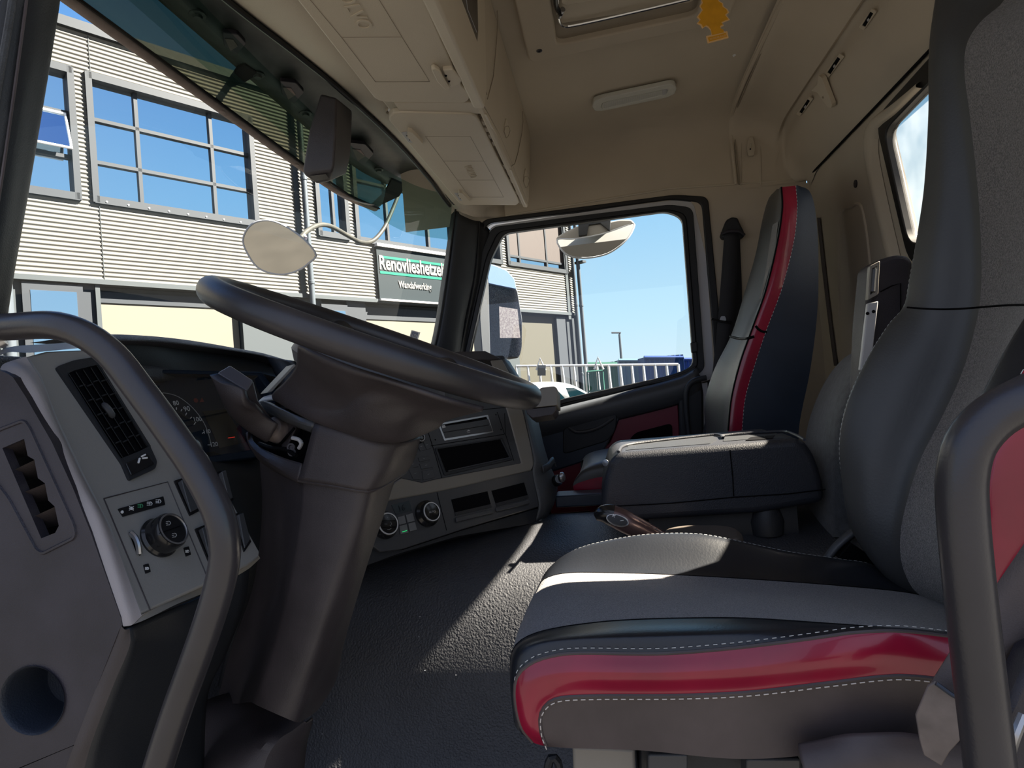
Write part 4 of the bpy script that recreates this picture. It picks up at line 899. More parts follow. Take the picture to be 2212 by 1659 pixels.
for a, b in (((381, 880), (381, 885)), ((403, 892), (401, 897)), ((423, 912), (419, 917)), ((442, 933), (437, 936)), ((455, 961), (449, 961)), ((393, 884), (391, 888)), ((414, 901), (411, 904))):
    ob('tick_mark', MB().tube([CL.px(*a, .002), CL.px(*b, .002)], .0009, 5), 'white_mark', ic)
ob('warning_lamp', MB().lathe(CL.px(423, 865, .002), CL.n, [(.0, 0), (.005, 0), (.005, .0004), (0, .0005)], 16), mat('dim_red', (.16, .01, .01), .5), ic)
ob('warning_lamp', MB().prism(CL.pxs([(431, 869), (436, 859), (441, 868)], .002), CL.n*.0004), 'dim_red', ic)
ob('red_bar', MB().tube([CL.px(493, 946, .003), CL.px(507, 944, .003)], .0008, 5), 'red_mark', ic)
ob('dial_needle', MB().tube([CL.px(386, 890, .004), CL.px(420, 912, .004)], .0016, 5), 'soft_black', ic)
plate('cover_glass', CL, [(240, 800), (560, 808), (582, 842), (568, 968), (444, 986), (305, 992)], .0008, 'cluster_glass', ic, off=.02)
cs = MB(); rim_o = CL.pxs([(235, 795), (566, 803), (600, 845), (580, 985), (444, 1002), (300, 1010)], .022); rim_i = CL.pxs([(245, 803), (558, 811), (584, 846), (566, 968), (444, 986), (308, 992)], .022)
ob('cluster_rim', MB().ring(rim_o, rim_i, -CL.n*.03), 'cluster_blue', ic, bevel=.003)
gl_('cluster_side', [[(575, 770, .93), (590, 800, .92), (605, 840, .90), (605, 900, .88)], [(592, 772, .90), (604, 795, .88), (613, 830, .86), (618, 880, .84)], [(630, 782, .86), (640, 800, .86), (640, 840, .86), (640, 880, .86)]], 'soft_black', solid=.01)
gl_('hood_end_cap', [[(585, 772, .96), (600, 785, .93), (612, 806, .9), (616, 830, .88)], [(610, 776, .93), (625, 788, .9), (632, 806, .88), (630, 826, .86)], [(640, 784, .92), (655, 795, .9), (660, 815, .88), (655, 840, .86)]], 'taupe', solid=.01)
# under-cluster dark knee area
gl_('knee_panel', [[(440, 985, .66), (520, 978, .78), (600, 970, .92), (700, 960, 1.0)], [(470, 1060, .60), (540, 1060, .72), (620, 1060, .85), (720, 1060, .95)], [(520, 1220, .55), (570, 1230, .65), (640, 1230, .8), (760, 1220, .9)], [(470, 1480, .62), (520, 1500, .68), (600, 1500, .8), (720, 1480, .9)]], 'soft_black', solid=.01)
# ---- left pod -------------------------------------------------
FP = Pl(P(67, 790, .14), P(303, 1325, .12), P(560, 1195, .34))
pod = plate('grey_fascia_panel', FP, [(56, 770), (100, 758), (240, 752), (300, 800), (452, 985), (500, 1080), (562, 1192), (560, 1204), (535, 1222), (303, 1328), (234, 1137), (179, 1031), (118, 902), (84, 812)], .03, 'grey_fascia', db, bevel=.003)
gl_('pod_top', [L((-30, 770, .12), (0, 757, .13), (30, 748, .15), (120, 742, .20), (170, 738, .24), (240, 745, .33), (300, 790, .40)), L((-20, 785, .12), (12, 762, .13), (60, 762, .14), (120, 757, .18), (180, 752, .22), (240, 758, .29), (300, 802, .33))], 'grey_fascia', nv=3)
gl_('pod_edge_strip', [L((0, 797, .105), (28, 812, .105), (56, 854, .105), (112, 952, .105), (157, 1050, .105), (196, 1148, .105), (261, 1331, .105), (266, 1353, .105)), L((10, 785, .118), (40, 790, .118), (76, 828, .118), (120, 920, .118), (180, 1050, .115), (216, 1120, .115), (282, 1330, .11), (285, 1350, .11)), L((56, 770, .138), (70, 792, .138), (88, 820, .138), (121, 905, .138), (182, 1035, .132), (236, 1140, .128), (302, 1318, .121), (306, 1330, .121))], 'grey_fascia_light', nv=4)
gl_('pod_lower_lip', [L((266, 1355, .106), (306, 1342, .118), (380, 1306, .17), (455, 1274, .25), (535, 1230, .32), (562, 1206, .345)), L((303, 1329, .12), (310, 1326, .122), (382, 1292, .18), (456, 1258, .25), (534, 1221, .315), (559, 1200, .34))], 'taupe', nv=3)
# air vent in the pod
vt = frame('air_vent', FP, [(122, 792), (160, 778), (204, 771), (214, 785), (324, 962), (340, 997), (336, 1012), (281, 1037), (265, 1000)], [(146, 807), (160, 800), (200, 790), (212, 787), (318, 960), (322, 964), (300, 975), (262, 990), (258, 985)], .012, 'soft_black', db, off=.004, r=.004, bevel=.001)
plate('vent_back', FP, [(140, 800), (214, 784), (326, 964), (262, 994)], .001, 'deep_black', vt, off=.0014)
a, b, c, d = (147, 808), (211, 789), (320, 961), (263, 989)
def bil(u, v): return ((a[0]*(1-u)+b[0]*u)*(1-v)+(d[0]*(1-u)+c[0]*u)*v, (a[1]*(1-u)+b[1]*u)*(1-v)+(d[1]*(1-u)+c[1]*u)*v)
for u in (.02, .25, .5, .75, .97):
    p, q = bil(u, 0), bil(u, 1); ob('vent_slat', MB().prism([FP.px(*p, .006), FP.px(*q, .006), FP.px(*q, .0016), FP.px(*p, .0016)], (FP.px(*bil(min(1, u+.05), 0))-FP.px(*bil(u, 0)))*.5), 'soft_black', vt)
for v in (.17, .34, .51, .68, .85):
    for k in range(4):
        p, q = bil(.02+.24*k+.07, v+(.01 if k % 2 else -.01)), bil(.02+.24*k+.26, v+(.01 if k % 2 else -.01)); ob('vent_rib', MB().tube([FP.px(*p, .004), FP.px(*q, .004)], .0011, 5), 'soft_black', vt)
ob('vent_tab', MB().tube(cr([FP.px(222, 872, .004), FP.px(234, 884, .008), FP.px(245, 902, .004)], 8), [.002]+[.004]*6+[.002], 8), 'panel_black', vt)
plate('vent_thumb', FP, [(272, 1000), (320, 980), (334, 1002), (284, 1026)], .006, 'gloss_black', vt, off=.006, bevel=.001)
for q in (((299, 1000), (302, 990)), ((306, 986), (314, 982)), ((308, 990), (318, 989))): ob('vent_mark', MB().tube([FP.px(*q[0], .0065), FP.px(*q[1], .0065)], .0012, 5), 'white_mark', vt)
# light switch module
mm = MB()
line(FP, [(224, 1077), (362, 1041), (448, 1248), (450, 1262)], .0008, .0003, mm); line(FP, [(224, 1077), (324, 1318)], .0008, .0003, mm)
ob('module_gap', mm, 'column_plastic', pod)
isx = plate('icon_strip', FP, [(255, 1099), (353, 1072), (357, 1090), (266, 1116)], .002, 'gloss_black', db, off=.0012, r=.001)
def icon(cx, cy, s_, kind, mt, par):
    m = MB()
    def T(pts): m.tube([FP.px(cx+x*s_, cy+y*s_, .0016) for x, y in pts], .00045, 4)
    if kind == 'lamp':
        T([(0, -5), (4, -4), (6, 0), (4, 4), (0, 5), (0, -5)]); [T([(-8, y), (-2, y)]) for y in (-4, 0, 4)]
    elif kind == 'sun':
        T([(2, 0), (0, 2), (-2, 0), (0, -2), (2, 0)]); [T([(math.cos(t)*3.2, math.sin(t)*3.2), (math.cos(t)*5.5, math.sin(t)*5.5)]) for t in [i*math.pi/4 for i in range(8)]]
    elif kind == 'side':
        T([(-1, -4), (-1, 4)]); T([(1, -4), (1, 4)]); [T([(-6, y), (-2, y*.5)]) for y in (-5, 0, 5)]; [T([(6, y), (2, y*.5)]) for y in (-5, 0, 5)]
    else:
        T([(-4, -4), (3, -4), (3, 3), (-2, 5), (-4, -4)]); T([(0, -2), (6, 4)])
    return ob('switch_icon', m, mt, par)
icon(264, 1106, .62, 'sun', 'white_mark', isx); icon(284, 1098, .8, 'side', 'white_mark', isx); icon(304, 1093, .8, 'lamp', 'dim_green', isx); icon(324, 1088, .8, 'lamp', 'white_mark', isx); icon(343, 1083, .8, 'lamp', 'white_mark', isx)
kb = FP.px(342, 1163, 0); kt = FP.px(367, 1143, .026); ax = (kt-kb).normalized()
kn = ob('light_knob', MB().lathe(kb, FP.n, [(.025, 0), (.0255, .003), (.023, .006), (.0225, .022), (.021, .025), (.0, .025)], 40), 'gloss_black', db)
kc = kb+FP.n*.025; ob('knob_ring', MB().lathe(kc, FP.n, [(.0195, 0), (.0205, .0012), (.0185, .0016), (.0180, .0)], 40, caps=False), 'satin', kn)
def KP(x, y, o): # point on the knob face
    d = ray(x, y); o_ = kc+FP.n*o; return CAM+d*((o_-CAM).dot(FP.n)/d.dot(FP.n))
fx = MB().tube([KP(344, 1152, .0008), KP(390, 1136, .0008)], .0005, 4); ob('knob_split', fx, 'deep_black', kn)
for cy_, cx_ in ((1130, 364), (1156, 377)):
    m = MB()
    for pts in ([(0, -5), (4, -3), (5, 1), (1, 5)], [(-6, -3), (-1, -4)], [(-6, 1), (-1, 0)], [(-5, 5), (0, 4)]): m.tube([KP(cx_+x*.9, cy_+y*.9, .0008) for x, y in pts], .0004, 4)
    ob('knob_symbol', m, 'light_grey', kn)
plate('wheel_slot', FP, [(279, 1150), (288, 1146), (306, 1190), (303, 1200), (296, 1196)], .004, 'deep_black', db, off=.0006)
ob('thumb_wheel', MB().tube(cr([FP.px(283, 1152, .002), FP.px(293, 1162, .006), FP.px(299, 1178, .006), FP.px(301, 1196, .002)], 10), .0032, 8), 'satin', db)
for x, y, kd in ((318, 1228, 'lamp'), (405, 1191, 'lamp')):
    p_ = plate('icon_tile', FP, [(x-8, y-8), (x+3, y-11), (x+8, y+7), (x-3, y+11)], .001, 'gloss_black', db, off=.0010, r=.0008); icon(x, y, .55, kd, 'white_mark', p_)
def rocker(pts, nm=True):
    fr_ = plate('rocker_switch', FP, pts, .004, 'gloss_black', db, off=.002, r=.001)
    cx_ = sum(p[0] for p in pts)/4; cy_ = sum(p[1] for p in pts)/4
    i_ = [(cx_+(x-cx_)*.8, cy_+(y-cy_)*.86) for x, y in pts]
    lo_ = FP.pxs(i_, .003); hi_ = [q+FP.n*(.008 if k in (0, 1) else .002) for k, q in enumerate(lo_)]
    ob('rocker_paddle', MB().add(lo_+hi_, [(0, 1, 2, 3), (4, 5, 6, 7), (0, 4, 5, 1), (1, 5, 6, 2), (2, 6, 7, 3), (3, 7, 4, 0)]), 'panel_black', fr_, bevel=.001)
    return fr_
r1 = rocker([(377, 1038), (402, 1030), (434, 1102), (411, 1114)]); icon(414, 1086, .8, 'x', 'white_mark', r1)
rocker([(422, 1142), (446, 1132), (474, 1200), (452, 1214)]); rocker([(467, 1020), (478, 1016), (505, 1080), (494, 1086)]); rocker([(503, 1112), (516, 1107), (543, 1170), (528, 1192)])
# ---- black end panel by the door -----------------------------
EP = Pl(P(0, 820, .098), P(261, 1345, .104), P(120, 1650, .094))
hc = EP.px(72, 1512, 0); e1_ = (EP.px(140, 1512)-hc); e1_ = e1_.normalized(); e2_ = EP.n.cross(e1_).normalized(); HR = (EP.px(139, 1512)-hc).length
circ = [hc+(e1_*math.cos(t)+e2_*math.sin(t))*HR for t in [2*math.pi*i/40 for i in range(40)]]
vo = rpoly(EP.pxs([(-40, 950), (0, 928), (52, 908), (64, 925), (160, 1135), (164, 1160), (92, 1196), (78, 1188), (20, 1080), (-40, 1000)]), .006)
vcells = [[(6, 969), (52, 949), (58, 984), (52, 995), (26, 1014)], [(26, 1017), (74, 994), (81, 1032), (75, 1047), (48, 1067)], [(45, 1066), (97, 1045), (103, 1080), (95, 1095), (68, 1115)], [(68, 1118), (118, 1095), (126, 1135), (118, 1150), (89, 1161)]]
out = EP.pxs([(-60, 790), (0, 800), (18, 808), (28, 815), (56, 858), (112, 955), (157, 1053), (196, 1150), (261, 1334), (264, 1350), (258, 1360), (160, 1609), (40, 1659), (-60, 1720)])
ep = ob('end_panel', holed(out, [circ, [EP.px(x, y) for x, y in [(5, 968), (52, 948), (60, 985), (74, 993), (82, 1033), (97, 1044), (104, 1081), (118, 1094), (127, 1136), (119, 1151), (89, 1163)]]], -EP.n*.012), 'dark_plastic', db, smooth=False)
ob('vent_surround', MB().tube(vo, .0022, 6, closed=True), 'dark_plastic', ep)
tubb = [[hc+(e1_*math.cos(t)+e2_*math.sin(t))*HR*k-EP.n*h for t in [2*math.pi*i/40 for i in range(41)]] for k, h in ((1.05, -.002), (1.0, .0), (.97, .006), (.90, .05), (.86, .055), (.3, .056), (.01, .056))]
ob('round_recess', MB().grid(tubb), mat('recess_blue', (.016, .021, .032), .5, bump=.3, bs=500), ep, fix=False)
for q in vcells:
    x0, y0 = q[0]
    ob('louvre', MB().prism([EP.px(*q[0], -.004), EP.px(*q[1], -.004), EP.px(*q[2], -.030), EP.px(q[0][0]+14, q[0][1]+26, -.030)], -EP.n*.002), 'column_plastic', ep)
plate('vent_cavity', EP, [(-10, 955), (62, 930), (140, 1150), (80, 1180)], .002, 'deep_black', ep, off=-.04)
plate('end_panel_foot', EP, [(262, 1362), (160, 1612), (130, 1760), (-120, 1760), (-60, 1724), (40, 1661), (158, 1611)][1:], .012, 'dark_plastic', ep, off=-.001)
gl_('end_bevel', [L((262, 1352, .104), (250, 1375, .104), (208, 1485, .10), (160, 1609, .095), (135, 1680, .095)), L((270, 1360, .104), (262, 1385, .104), (222, 1490, .10), (176, 1615, .095), (150, 1680, .095)), L((280, 1358, .108), (281, 1392, .108), (245, 1480, .104), (196, 1610, .10), (177, 1680, .10))], 'column_plastic', nv=3)
gl_('lower_side_panel', [L((278, 1357, .108), (281, 1392, .108), (245, 1480, .104), (196, 1610, .10), (177, 1680, .10)), L((330, 1335, .15), (335, 1400, .15), (310, 1500, .15), (280, 1600, .15), (270, 1690, .15)), L((455, 1280, .26), (455, 1370, .26), (430, 1470, .26), (400, 1560, .26), (380, 1690, .26)), L((540, 1225, .33), (530, 1300, .34), (490, 1410, .36), (450, 1500, .38), (440, 1690, .38))], 'soft_black', solid=.006)
# ---- centre stack ---------------------------------------------
CD = Pl(P(820, 1190, .80), P(1163, 1096, 1.20), P(1085, 775, 1.32))
def pb(pts, t=.12): return pts
lowp = plate('lower_panel', CD, [(790, 1090), (1150, 1015), (1165, 1094), (1000, 1143), (870, 1186), (822, 1192), (803, 1178)], .14, 'panel_black', db, r=.004, bevel=.003)
plate('kick_strip', CD, [(790, 1180), (870, 1188), (1000, 1145), (1162, 1098), (1155, 1130), (990, 1158), (860, 1196), (790, 1222)], .15, 'soft_black', db, off=-.012)
tp = plate('taupe_surround', CD, [(820, 1088), (835, 1082), (940, 1063), (1000, 1050), (1148, 1016), (1156, 1000), (1130, 888), (1110, 822), (1085, 776), (1060, 778), (1078, 830), (1098, 893), (1127, 1000), (941, 1035), (912, 1042), (867, 1032), (849, 1046), (820, 1050)], .06, 'taupe', db, off=.004, bevel=.003)
rp = plate('radio_panel', CD, [(860, 900), (900, 770), (1060, 775), (1080, 830), (1100, 893), (1128, 1001), (941, 1036), (912, 1043), (866, 1033), (850, 1000)], .06, 'panel_black', db, off=.001, bevel=.002)
# cd unit
cdu = frame('cd_player', CD, [(946, 915), (1054, 896), (1066, 934), (960, 952)], [(951, 918), (1051, 900), (1062, 930), (962, 947)], .004, 'satin', db, off=.0035, r=.002, ri=.001)
plate('disc_slot', CD, [(951, 914), (1052, 899), (1054, 906), (954, 921)], .001, 'deep_black', cdu, off=.0016)
plate('front_flap', CD, [(953, 922), (1055, 905), (1059, 917), (957, 934)], .004, 'panel_black', cdu, off=.0045, bevel=.001)
plate('eject_bar', CD, [(958, 935), (1060, 918), (1064, 931), (962, 947)], .004, 'panel_black', cdu, off=.0045, bevel=.001)
plate('slot_label', CD, [(954, 919), (961, 918), (963, 923), (956, 925)], .0005, 'light_grey', cdu, off=.0050)
ob('eject_symbol', MB().prism(CD.pxs([(1008, 932), (1012, 928), (1016, 931)], .0048), CD.n*.0003).tube(CD.pxs([(1009, 935), (1016, 934)], .005), .0004, 4), 'light_grey', cdu)
bn = frame('storage_bin', CD, [(940, 967), (1086, 945), (1108, 993), (961, 1027)], [(945, 970), (1082, 949), (1102, 990), (964, 1020)], .006, 'soft_black', db, off=.005, r=.004, ri=.003, bevel=.001)
plate('bin_opening', CD, [(944, 969), (1083, 948), (1103, 991), (964, 1021)], .001, 'deep_black', bn, off=.0018)
ob('bin_lip', MB().tube([CD.px(968, 1018, .003), CD.px(1100, 989, .003)], .0022, 6), 'panel_black', bn)
gp = MB()
for q in ([(924, 930), (941, 985), (955, 1034)], [(931, 963), (1090, 938)], [(1090, 893), (1092, 938), (1110, 995)], [(942, 893), (1095, 880)], [(1074, 890), (1090, 938)]): line(CD, q, .0008, .0016, gp)
ob('panel_seam', gp, 'deep_black', rp)
for x, y in ((940, 950), (1071, 896), (1082, 928)): ob('panel_hole', MB().cyl(CD.px(x, y, .0010), CD.px(x, y, .0016), .0022, n=12), 'deep_black', rp)
bt = [[(884, 962), (899, 958), (905, 972), (893, 975)], [(901, 957), (912, 954), (920, 972), (908, 975)], [(914, 953), (924, 951), (931, 969), (922, 972)], [(881, 976), (899, 972), (903, 983), (884, 988)], [(902, 988), (926, 984), (930, 993), (906, 998)], [(880, 998), (900, 994), (905, 1008), (884, 1012)], [(905, 1001), (931, 996), (936, 1010), (910, 1014)], [(911, 1017), (937, 1012), (941, 1032), (914, 1038)], [(880, 1008), (905, 1010), (911, 1038), (893, 1036)]]
for q in bt:
    cx_ = sum(p[0] for p in q)/4; cy_ = sum(p[1] for p in q)/4
    b_ = plate('panel_button', CD, [(cx_+(x-cx_)*.93, cy_+(y-cy_)*.93) for x, y in q], .003, 'panel_black', db, off=.003, bevel=.0006)
    ob('button_mark', MB().tube(CD.pxs([(cx_-2, cy_), (cx_+2, cy_-1)], .0033), .0004, 4), 'red_mark' if q is bt[3] else 'light_grey', b_)
def dial(x, y, r, h, par, ringm='ring_white', rb=None):
    c = CD.px(x, y, h); base = c-CD.n*h; rb = rb or r*1.25
    k = ob('control_knob', MB().lathe(base, CD.n, [(rb, 0), (rb, h*.3), (r*1.12, h*.55), (r*1.06, h*.95), (r*.9, h), (0, h)], 36), 'gloss_black', par)
    ob('knob_ring', MB().lathe(c, CD.n, [(r*.88, -.0005), (r*1.0, -.0005), (r*1.0, .001), (r*.95, .002), (r*.88, .001)], 40, caps=False), ringm, k); return k, c
k1, c1 = dial(839, 1131, .0245, .018, db); k2, c2 = dial(933, 1105, .0225, .024, db, rb=.031); dial(909, 944, .011, .014, db)
def disc_lines(c, segs, par, mt='light_grey', w=.0004):
    ux = (CD.px(100+900, 1100)-CD.px(900, 1100)).normalized(); uy = CD.n.cross(ux)
    m = MB()
    for s_ in segs: m.tube([c+ux*x+uy*y+CD.n*.0006 for x, y in s_], w, 4)
    return ob('knob_symbol', m, mt, par)
disc_lines(c1, [[(-.019, .006), (.019, .006)], [(-.019, -.008), (.019, -.008)]], k1, 'deep_black', .0006)
disc_lines(c1, [[(-.010, -.001), (-.003, -.001)], [(.006, .004), (.008, -.002), (.003, -.004), (.006, -.0065)], [(-.004, -.013), (.0, -.0135), (.006, -.011)], [(-.002, .012), (.0, .014)]], k1)
ux = (CD.px(1000, 1100)-CD.px(900, 1118)).normalized()
ux = (CD.px(1000, 1092)-CD.px(900, 1112)).normalized()
text('knob_text', 'AUTO', c2-ux*.009-CD.n.cross(ux)*.003, c2+ux*.009-CD.n.cross(ux)*.003, CD.n, 'light_grey', k2, depth=.0002)
ds = plate('climate_display', CD, [(846, 1091), (884, 1081), (890, 1103), (856, 1113)], .002, mat('lcd', (.02, .03, .035), .25), db, off=.0015)
text('display_text', '16', CD.px(864, 1105, .0016), CD.px(876, 1102, .0016), CD.n, 'facade_grey', ds, depth=.0002)
for q in ([(859, 1117), (874, 1113), (878, 1130), (863, 1134)], [(877, 1112), (892, 1108), (896, 1125), (881, 1129)], [(863, 1136), (879, 1132), (883, 1150), (866, 1154)], [(882, 1131), (897, 1127), (901, 1144), (886, 1148)]):
    b_ = plate('climate_button', CD, q, .003, mat('button_grey', (.16, .165, .17), .45), db, off=.0035, bevel=.0006)
    if q[0] == (863, 1136): ob('button_light', MB().tube(CD.pxs([(869, 1149), (879, 1146)], .004), .0009, 5), 'green_mark', b_)
ob('panel_seam', line(CD, [(944, 1064), (965, 1146)], .0008, .0006, MB()), 'deep_black', lowp)
for q, lip in (([(975, 1079), (1053, 1061), (1062, 1096), (984, 1114)], [(985, 1118), (1064, 1099), (1067, 1108), (987, 1128)]), ([(1062, 1060), (1132, 1042), (1142, 1076), (1073, 1094)], [(1072, 1097), (1143, 1079), (1145, 1088), (1074, 1105)])):
    o_ = plate('open_slot', CD, q, .001, 'deep_black', db, off=.0012)
    m = MB(); cx_ = [q[3], q[2]]
    m.prism([CD.px(q[0][0]*.2+q[3][0]*.8, q[0][1]*.2+q[3][1]*.8, .002), CD.px(q[1][0]*.2+q[2][0]*.8, q[1][1]*.2+q[2][1]*.8, .002), CD.px(*q[2], .002), CD.px(*q[3], .002)], CD.n*.0006)
    ob('slot_floor', m, 'soft_black', o_); plate('slot_lip', CD, lip, .006, 'panel_black', o_, off=.008, bevel=.002)
# rounded right end of the stack
gl_('stack_end', [L((1080, 778, 1.34), (1112, 822, 1.33), (1132, 888, 1.30), (1157, 1000, 1.24), (1151, 1017, 1.235), (1166, 1092, 1.205), (1157, 1128, 1.20)), L((1090, 776, 1.36), (1122, 822, 1.36), (1142, 888, 1.33), (1170, 1000, 1.27), (1175, 1040, 1.26), (1184, 1085, 1.24), (1172, 1120, 1.22)), L((1100, 780, 1.42), (1130, 830, 1.42), (1152, 890, 1.41), (1186, 1000, 1.38), (1204, 1045, 1.36), (1198, 1085, 1.33), (1180, 1122, 1.28)), L((1106, 790, 1.50), (1136, 840, 1.50), (1160, 900, 1.50), (1180, 990, 1.52), (1190, 1040, 1.52), (1188, 1085, 1.48), (1174, 1120, 1.42))], mat('end_grain', (.085, .088, .090), .5, bump=.6, bs=520, detail=1), solid=.006)
gl_('side_pocket', [L((1170, 1006, 1.24), (1182, 1000, 1.27), (1192, 988, 1.32), (1197, 1000, 1.33)), L((1173, 1022, 1.24), (1186, 1014, 1.27), (1197, 1000, 1.32), (1200, 1010, 1.33))], 'panel_black', nv=2, solid=.004)
plg = thing('socket_plug', 'black ribbed plug in the socket at the right end of the dashboard', 'plug', tuple(P(1205, 1060, 1.34)))
pa_, pb_ = P(1200, 1040, 1.335), P(1211, 1033, 1.26)
ob('plug_body', MB().lathe(pa_, pb_-pa_, [(.016, 0), (.016, .01), (.013, .012), (.016, .016), (.013, .02), (.016, .026), (.013, .03), (.016, .036), (.013, .04), (.015, .048), (.012, .06), (0, .06)], 24), 'gloss_black', plg)
ob('plug_cap', MB().lathe(pb_+V((.02, -.0, .0)), V((-.2, -1, .1)), [(.014, 0), (.014, .006), (.010, .010), (0, .010)], 20), 'satin', plg)
# storage box on top
tb = thing('dash_tray', 'small grey and black plastic tray clipped to the dashboard beside the steering wheel', 'tray', tuple(P(1172, 895, 1.2)))
TPp = Pl(P(1142, 880, 1.16), P(1202, 875, 1.16), P(1162, 838, 1.17))
plate('tray_side', TPp, [(1138, 882), (1142, 866), (1156, 864), (1163, 842), (1170, 837), (1196, 834), (1203, 838), (1204, 875)], .10, 'taupe', tb, r=.003, bevel=.004)
plate('tray_base', TPp, [(1136, 884), (1201, 877), (1200, 887), (1193, 896), (1150, 903), (1138, 894)], .09, 'column_plastic', tb, off=-.002, r=.003, bevel=.003)
plate('button_bank', CD, [(1002, 777), (1058, 779), (1072, 812), (1030, 800)], .003, 'gloss_black', db, off=.003)
gp = MB(); line(CD, [(1018, 777), (1030, 800)], .0008, .0034, gp); line(CD, [(1038, 778), (1052, 806)], .0008, .0034, gp); ob('panel_seam', gp, 'facade_grey', db)
plate('top_cap', CD, [(930, 768), (945, 760), (1048, 757), (1084, 774), (1060, 779), (1000, 776)], .10, 'column_plastic', db, off=.006, bevel=.004)

# ================= steering column, stalk and wheel =================
scn = thing('steering_column', 'dark brown-black steering column shroud with an open switch bay', 'steering column', tuple(P(640, 1540, .42)))
def gc(name, pts, mt, par=None, **k): return gl_(name, pts, mt, par or scn, **k)
gc('lower_shroud', [L((560, 985, .54), (566, 1100, .54), (548, 1260, .54), (500, 1400, .54), (470, 1510, .54)),
    L((570, 985, .46), (586, 1100, .46), (580, 1260, .46), (545, 1400, .46), (505, 1520, .46)),
    L((650, 1030, .345), (646, 1100, .345), (624, 1240, .345), (590, 1380, .345), (543, 1517, .345)),
    L((660, 1034, .330), (656, 1100, .330), (636, 1240, .330), (602, 1380, .330), (556, 1524, .330)),
    L((770, 1052, .315), (752, 1130, .315), (715, 1250, .315), (672, 1400, .315), (610, 1548, .315)),
    L((802, 1052, .325), (780, 1140, .325), (740, 1260, .325), (690, 1410, .325), (640, 1560, .325)),
    L((826, 1046, .36), (806, 1120, .36), (770, 1250, .36), (715, 1410, .36), (655, 1556, .36)),
    L((852, 1040, .44), (830, 1110, .44), (784, 1250, .44), (740, 1400, .44), (726, 1470, .44), (690, 1530, .44)),
    L((840, 1040, .52), (820, 1110, .52), (780, 1250, .52), (735, 1400, .52), (700, 1500, .52))], 'column_plastic', nu=40, nv=4)
for x, y, X in ((784, 1174, .395), (764, 1275, .42), (731, 1303, .375)):
    p_ = P(x, y, X); ob('screw_hole', MB().lathe(p_+V((.004, .001, 0)), V((-.6, -.75, .1)), [(.0062, -.001), (.0062, .0045), (.005, .0045), (.0045, .001), (0, .001)], 16), 'deep_black', scn)
gc('collar', [L((647, 1036, .325), (655, 1015, .325), (668, 968, .325), (680, 925, .325), (688, 912, .33)),
    L((720, 1047, .315), (728, 1020, .315), (740, 975, .315), (752, 940, .315), (756, 931, .32)),
    L((788, 1058, .315), (800, 1030, .315), (806, 990, .315), (812, 960, .315), (816, 951, .32)),
    L((815, 1052, .335), (838, 1015, .335), (848, 985, .335), (858, 962, .335), (862, 954, .34)),
    L((850, 1032, .39), (872, 1000, .39), (884, 972, .39), (896, 950, .39), (899, 944, .39)),
    L((874, 1018, .46), (888, 995, .46), (898, 968, .46), (902, 948, .46), (903, 942, .46))], 'column_plastic', nu=16, nv=5, solid=.004)
ob('collar_lip', MB().tube(cr(L((646, 1037, .327), (720, 1049, .315), (790, 1060, .315), (818, 1054, .335), (852, 1034, .39), (876, 1019, .46)), 30), .0035, 8), 'column_plastic', scn)
gc('bay_rim', [L((537, 920, .47), (540, 940, .46), (560, 965, .42), (600, 985, .38), (656, 1002, .33)), L((535, 935, .45), (540, 957, .44), (566, 985, .40), (605, 1010, .36), (648, 1036, .325)), L((548, 970, .50), (556, 985, .50), (572, 1000, .47), (604, 1020, .40), (648, 1040, .345))], 'column_plastic', solid=.003)
gc('bay_upper_rim', [L((562, 868, .46), (575, 866, .42), (610, 882, .37), (650, 902, .34), (684, 914, .33)), L((564, 880, .45), (577, 882, .415), (612, 897, .365), (650, 912, .335), (680, 922, .327)), L((566, 888, .47), (580, 892, .44), (612, 906, .39), (650, 922, .36), (676, 932, .34))], 'panel_black', solid=.003)
gc('bay_cap', [L((562, 868, .46), (572, 860, .45), (592, 856, .43), (610, 862, .42)), L((566, 874, .44), (578, 868, .42), (595, 866, .40), (612, 874, .385))], 'light_grey', nv=2, solid=.003)
gc('bay_back', [L((535, 900, .52), (560, 985, .52), (600, 1010, .50)), L((600, 880, .46), (620, 940, .44), (640, 1000, .42)), L((690, 905, .42), (680, 950, .40), (660, 1010, .38))], 'deep_black', solid=.003)
m = MB()
ob('bracket', MB().prism(L((618, 905, .395), (634, 903, .395), (640, 925, .39), (626, 955, .39), (612, 975, .39), (606, 960, .40)), (.02, .0, 0)), 'column_plastic', scn, bevel=.002)
ob('bracket', MB().prism(L((642, 908, .37), (660, 912, .37), (652, 928, .37), (640, 924, .37)), (.012, .0, 0)), 'column_plastic', scn, bevel=.002)
for x, y, X in ((650, 917, .368), (631, 977, .365), (629, 966, .366)): ob('screw_boss', MB().lathe(P(x, y, X), V((-1, -.2, .1)), [(.006, -.004), (.006, .002), (.0035, .002), (.003, -.001), (0, -.001)], 14), 'dark_plastic', scn)
ob('wire_loop', MB().tube(cr(L((632, 946, .36), (646, 950, .355), (651, 958, .355), (646, 968, .36)), 12), .003, 8), 'light_grey', scn)
ob('wiring', MB().tube(cr(L((560, 958, .42), (590, 968, .38), (615, 970, .37), (640, 985, .35)), 12), .003, 6).tube(cr(L((600, 965, .40), (622, 940, .385), (636, 925, .38)), 12), .002, 6), 'deep_black', scn)
ob('trim_edge', MB().prism(L((577, 849, .43), (582, 843, .43), (636, 786, .43), (640, 790, .43), (588, 846, .43)), (.03, .03, 0)), 'taupe', scn, bevel=.001)
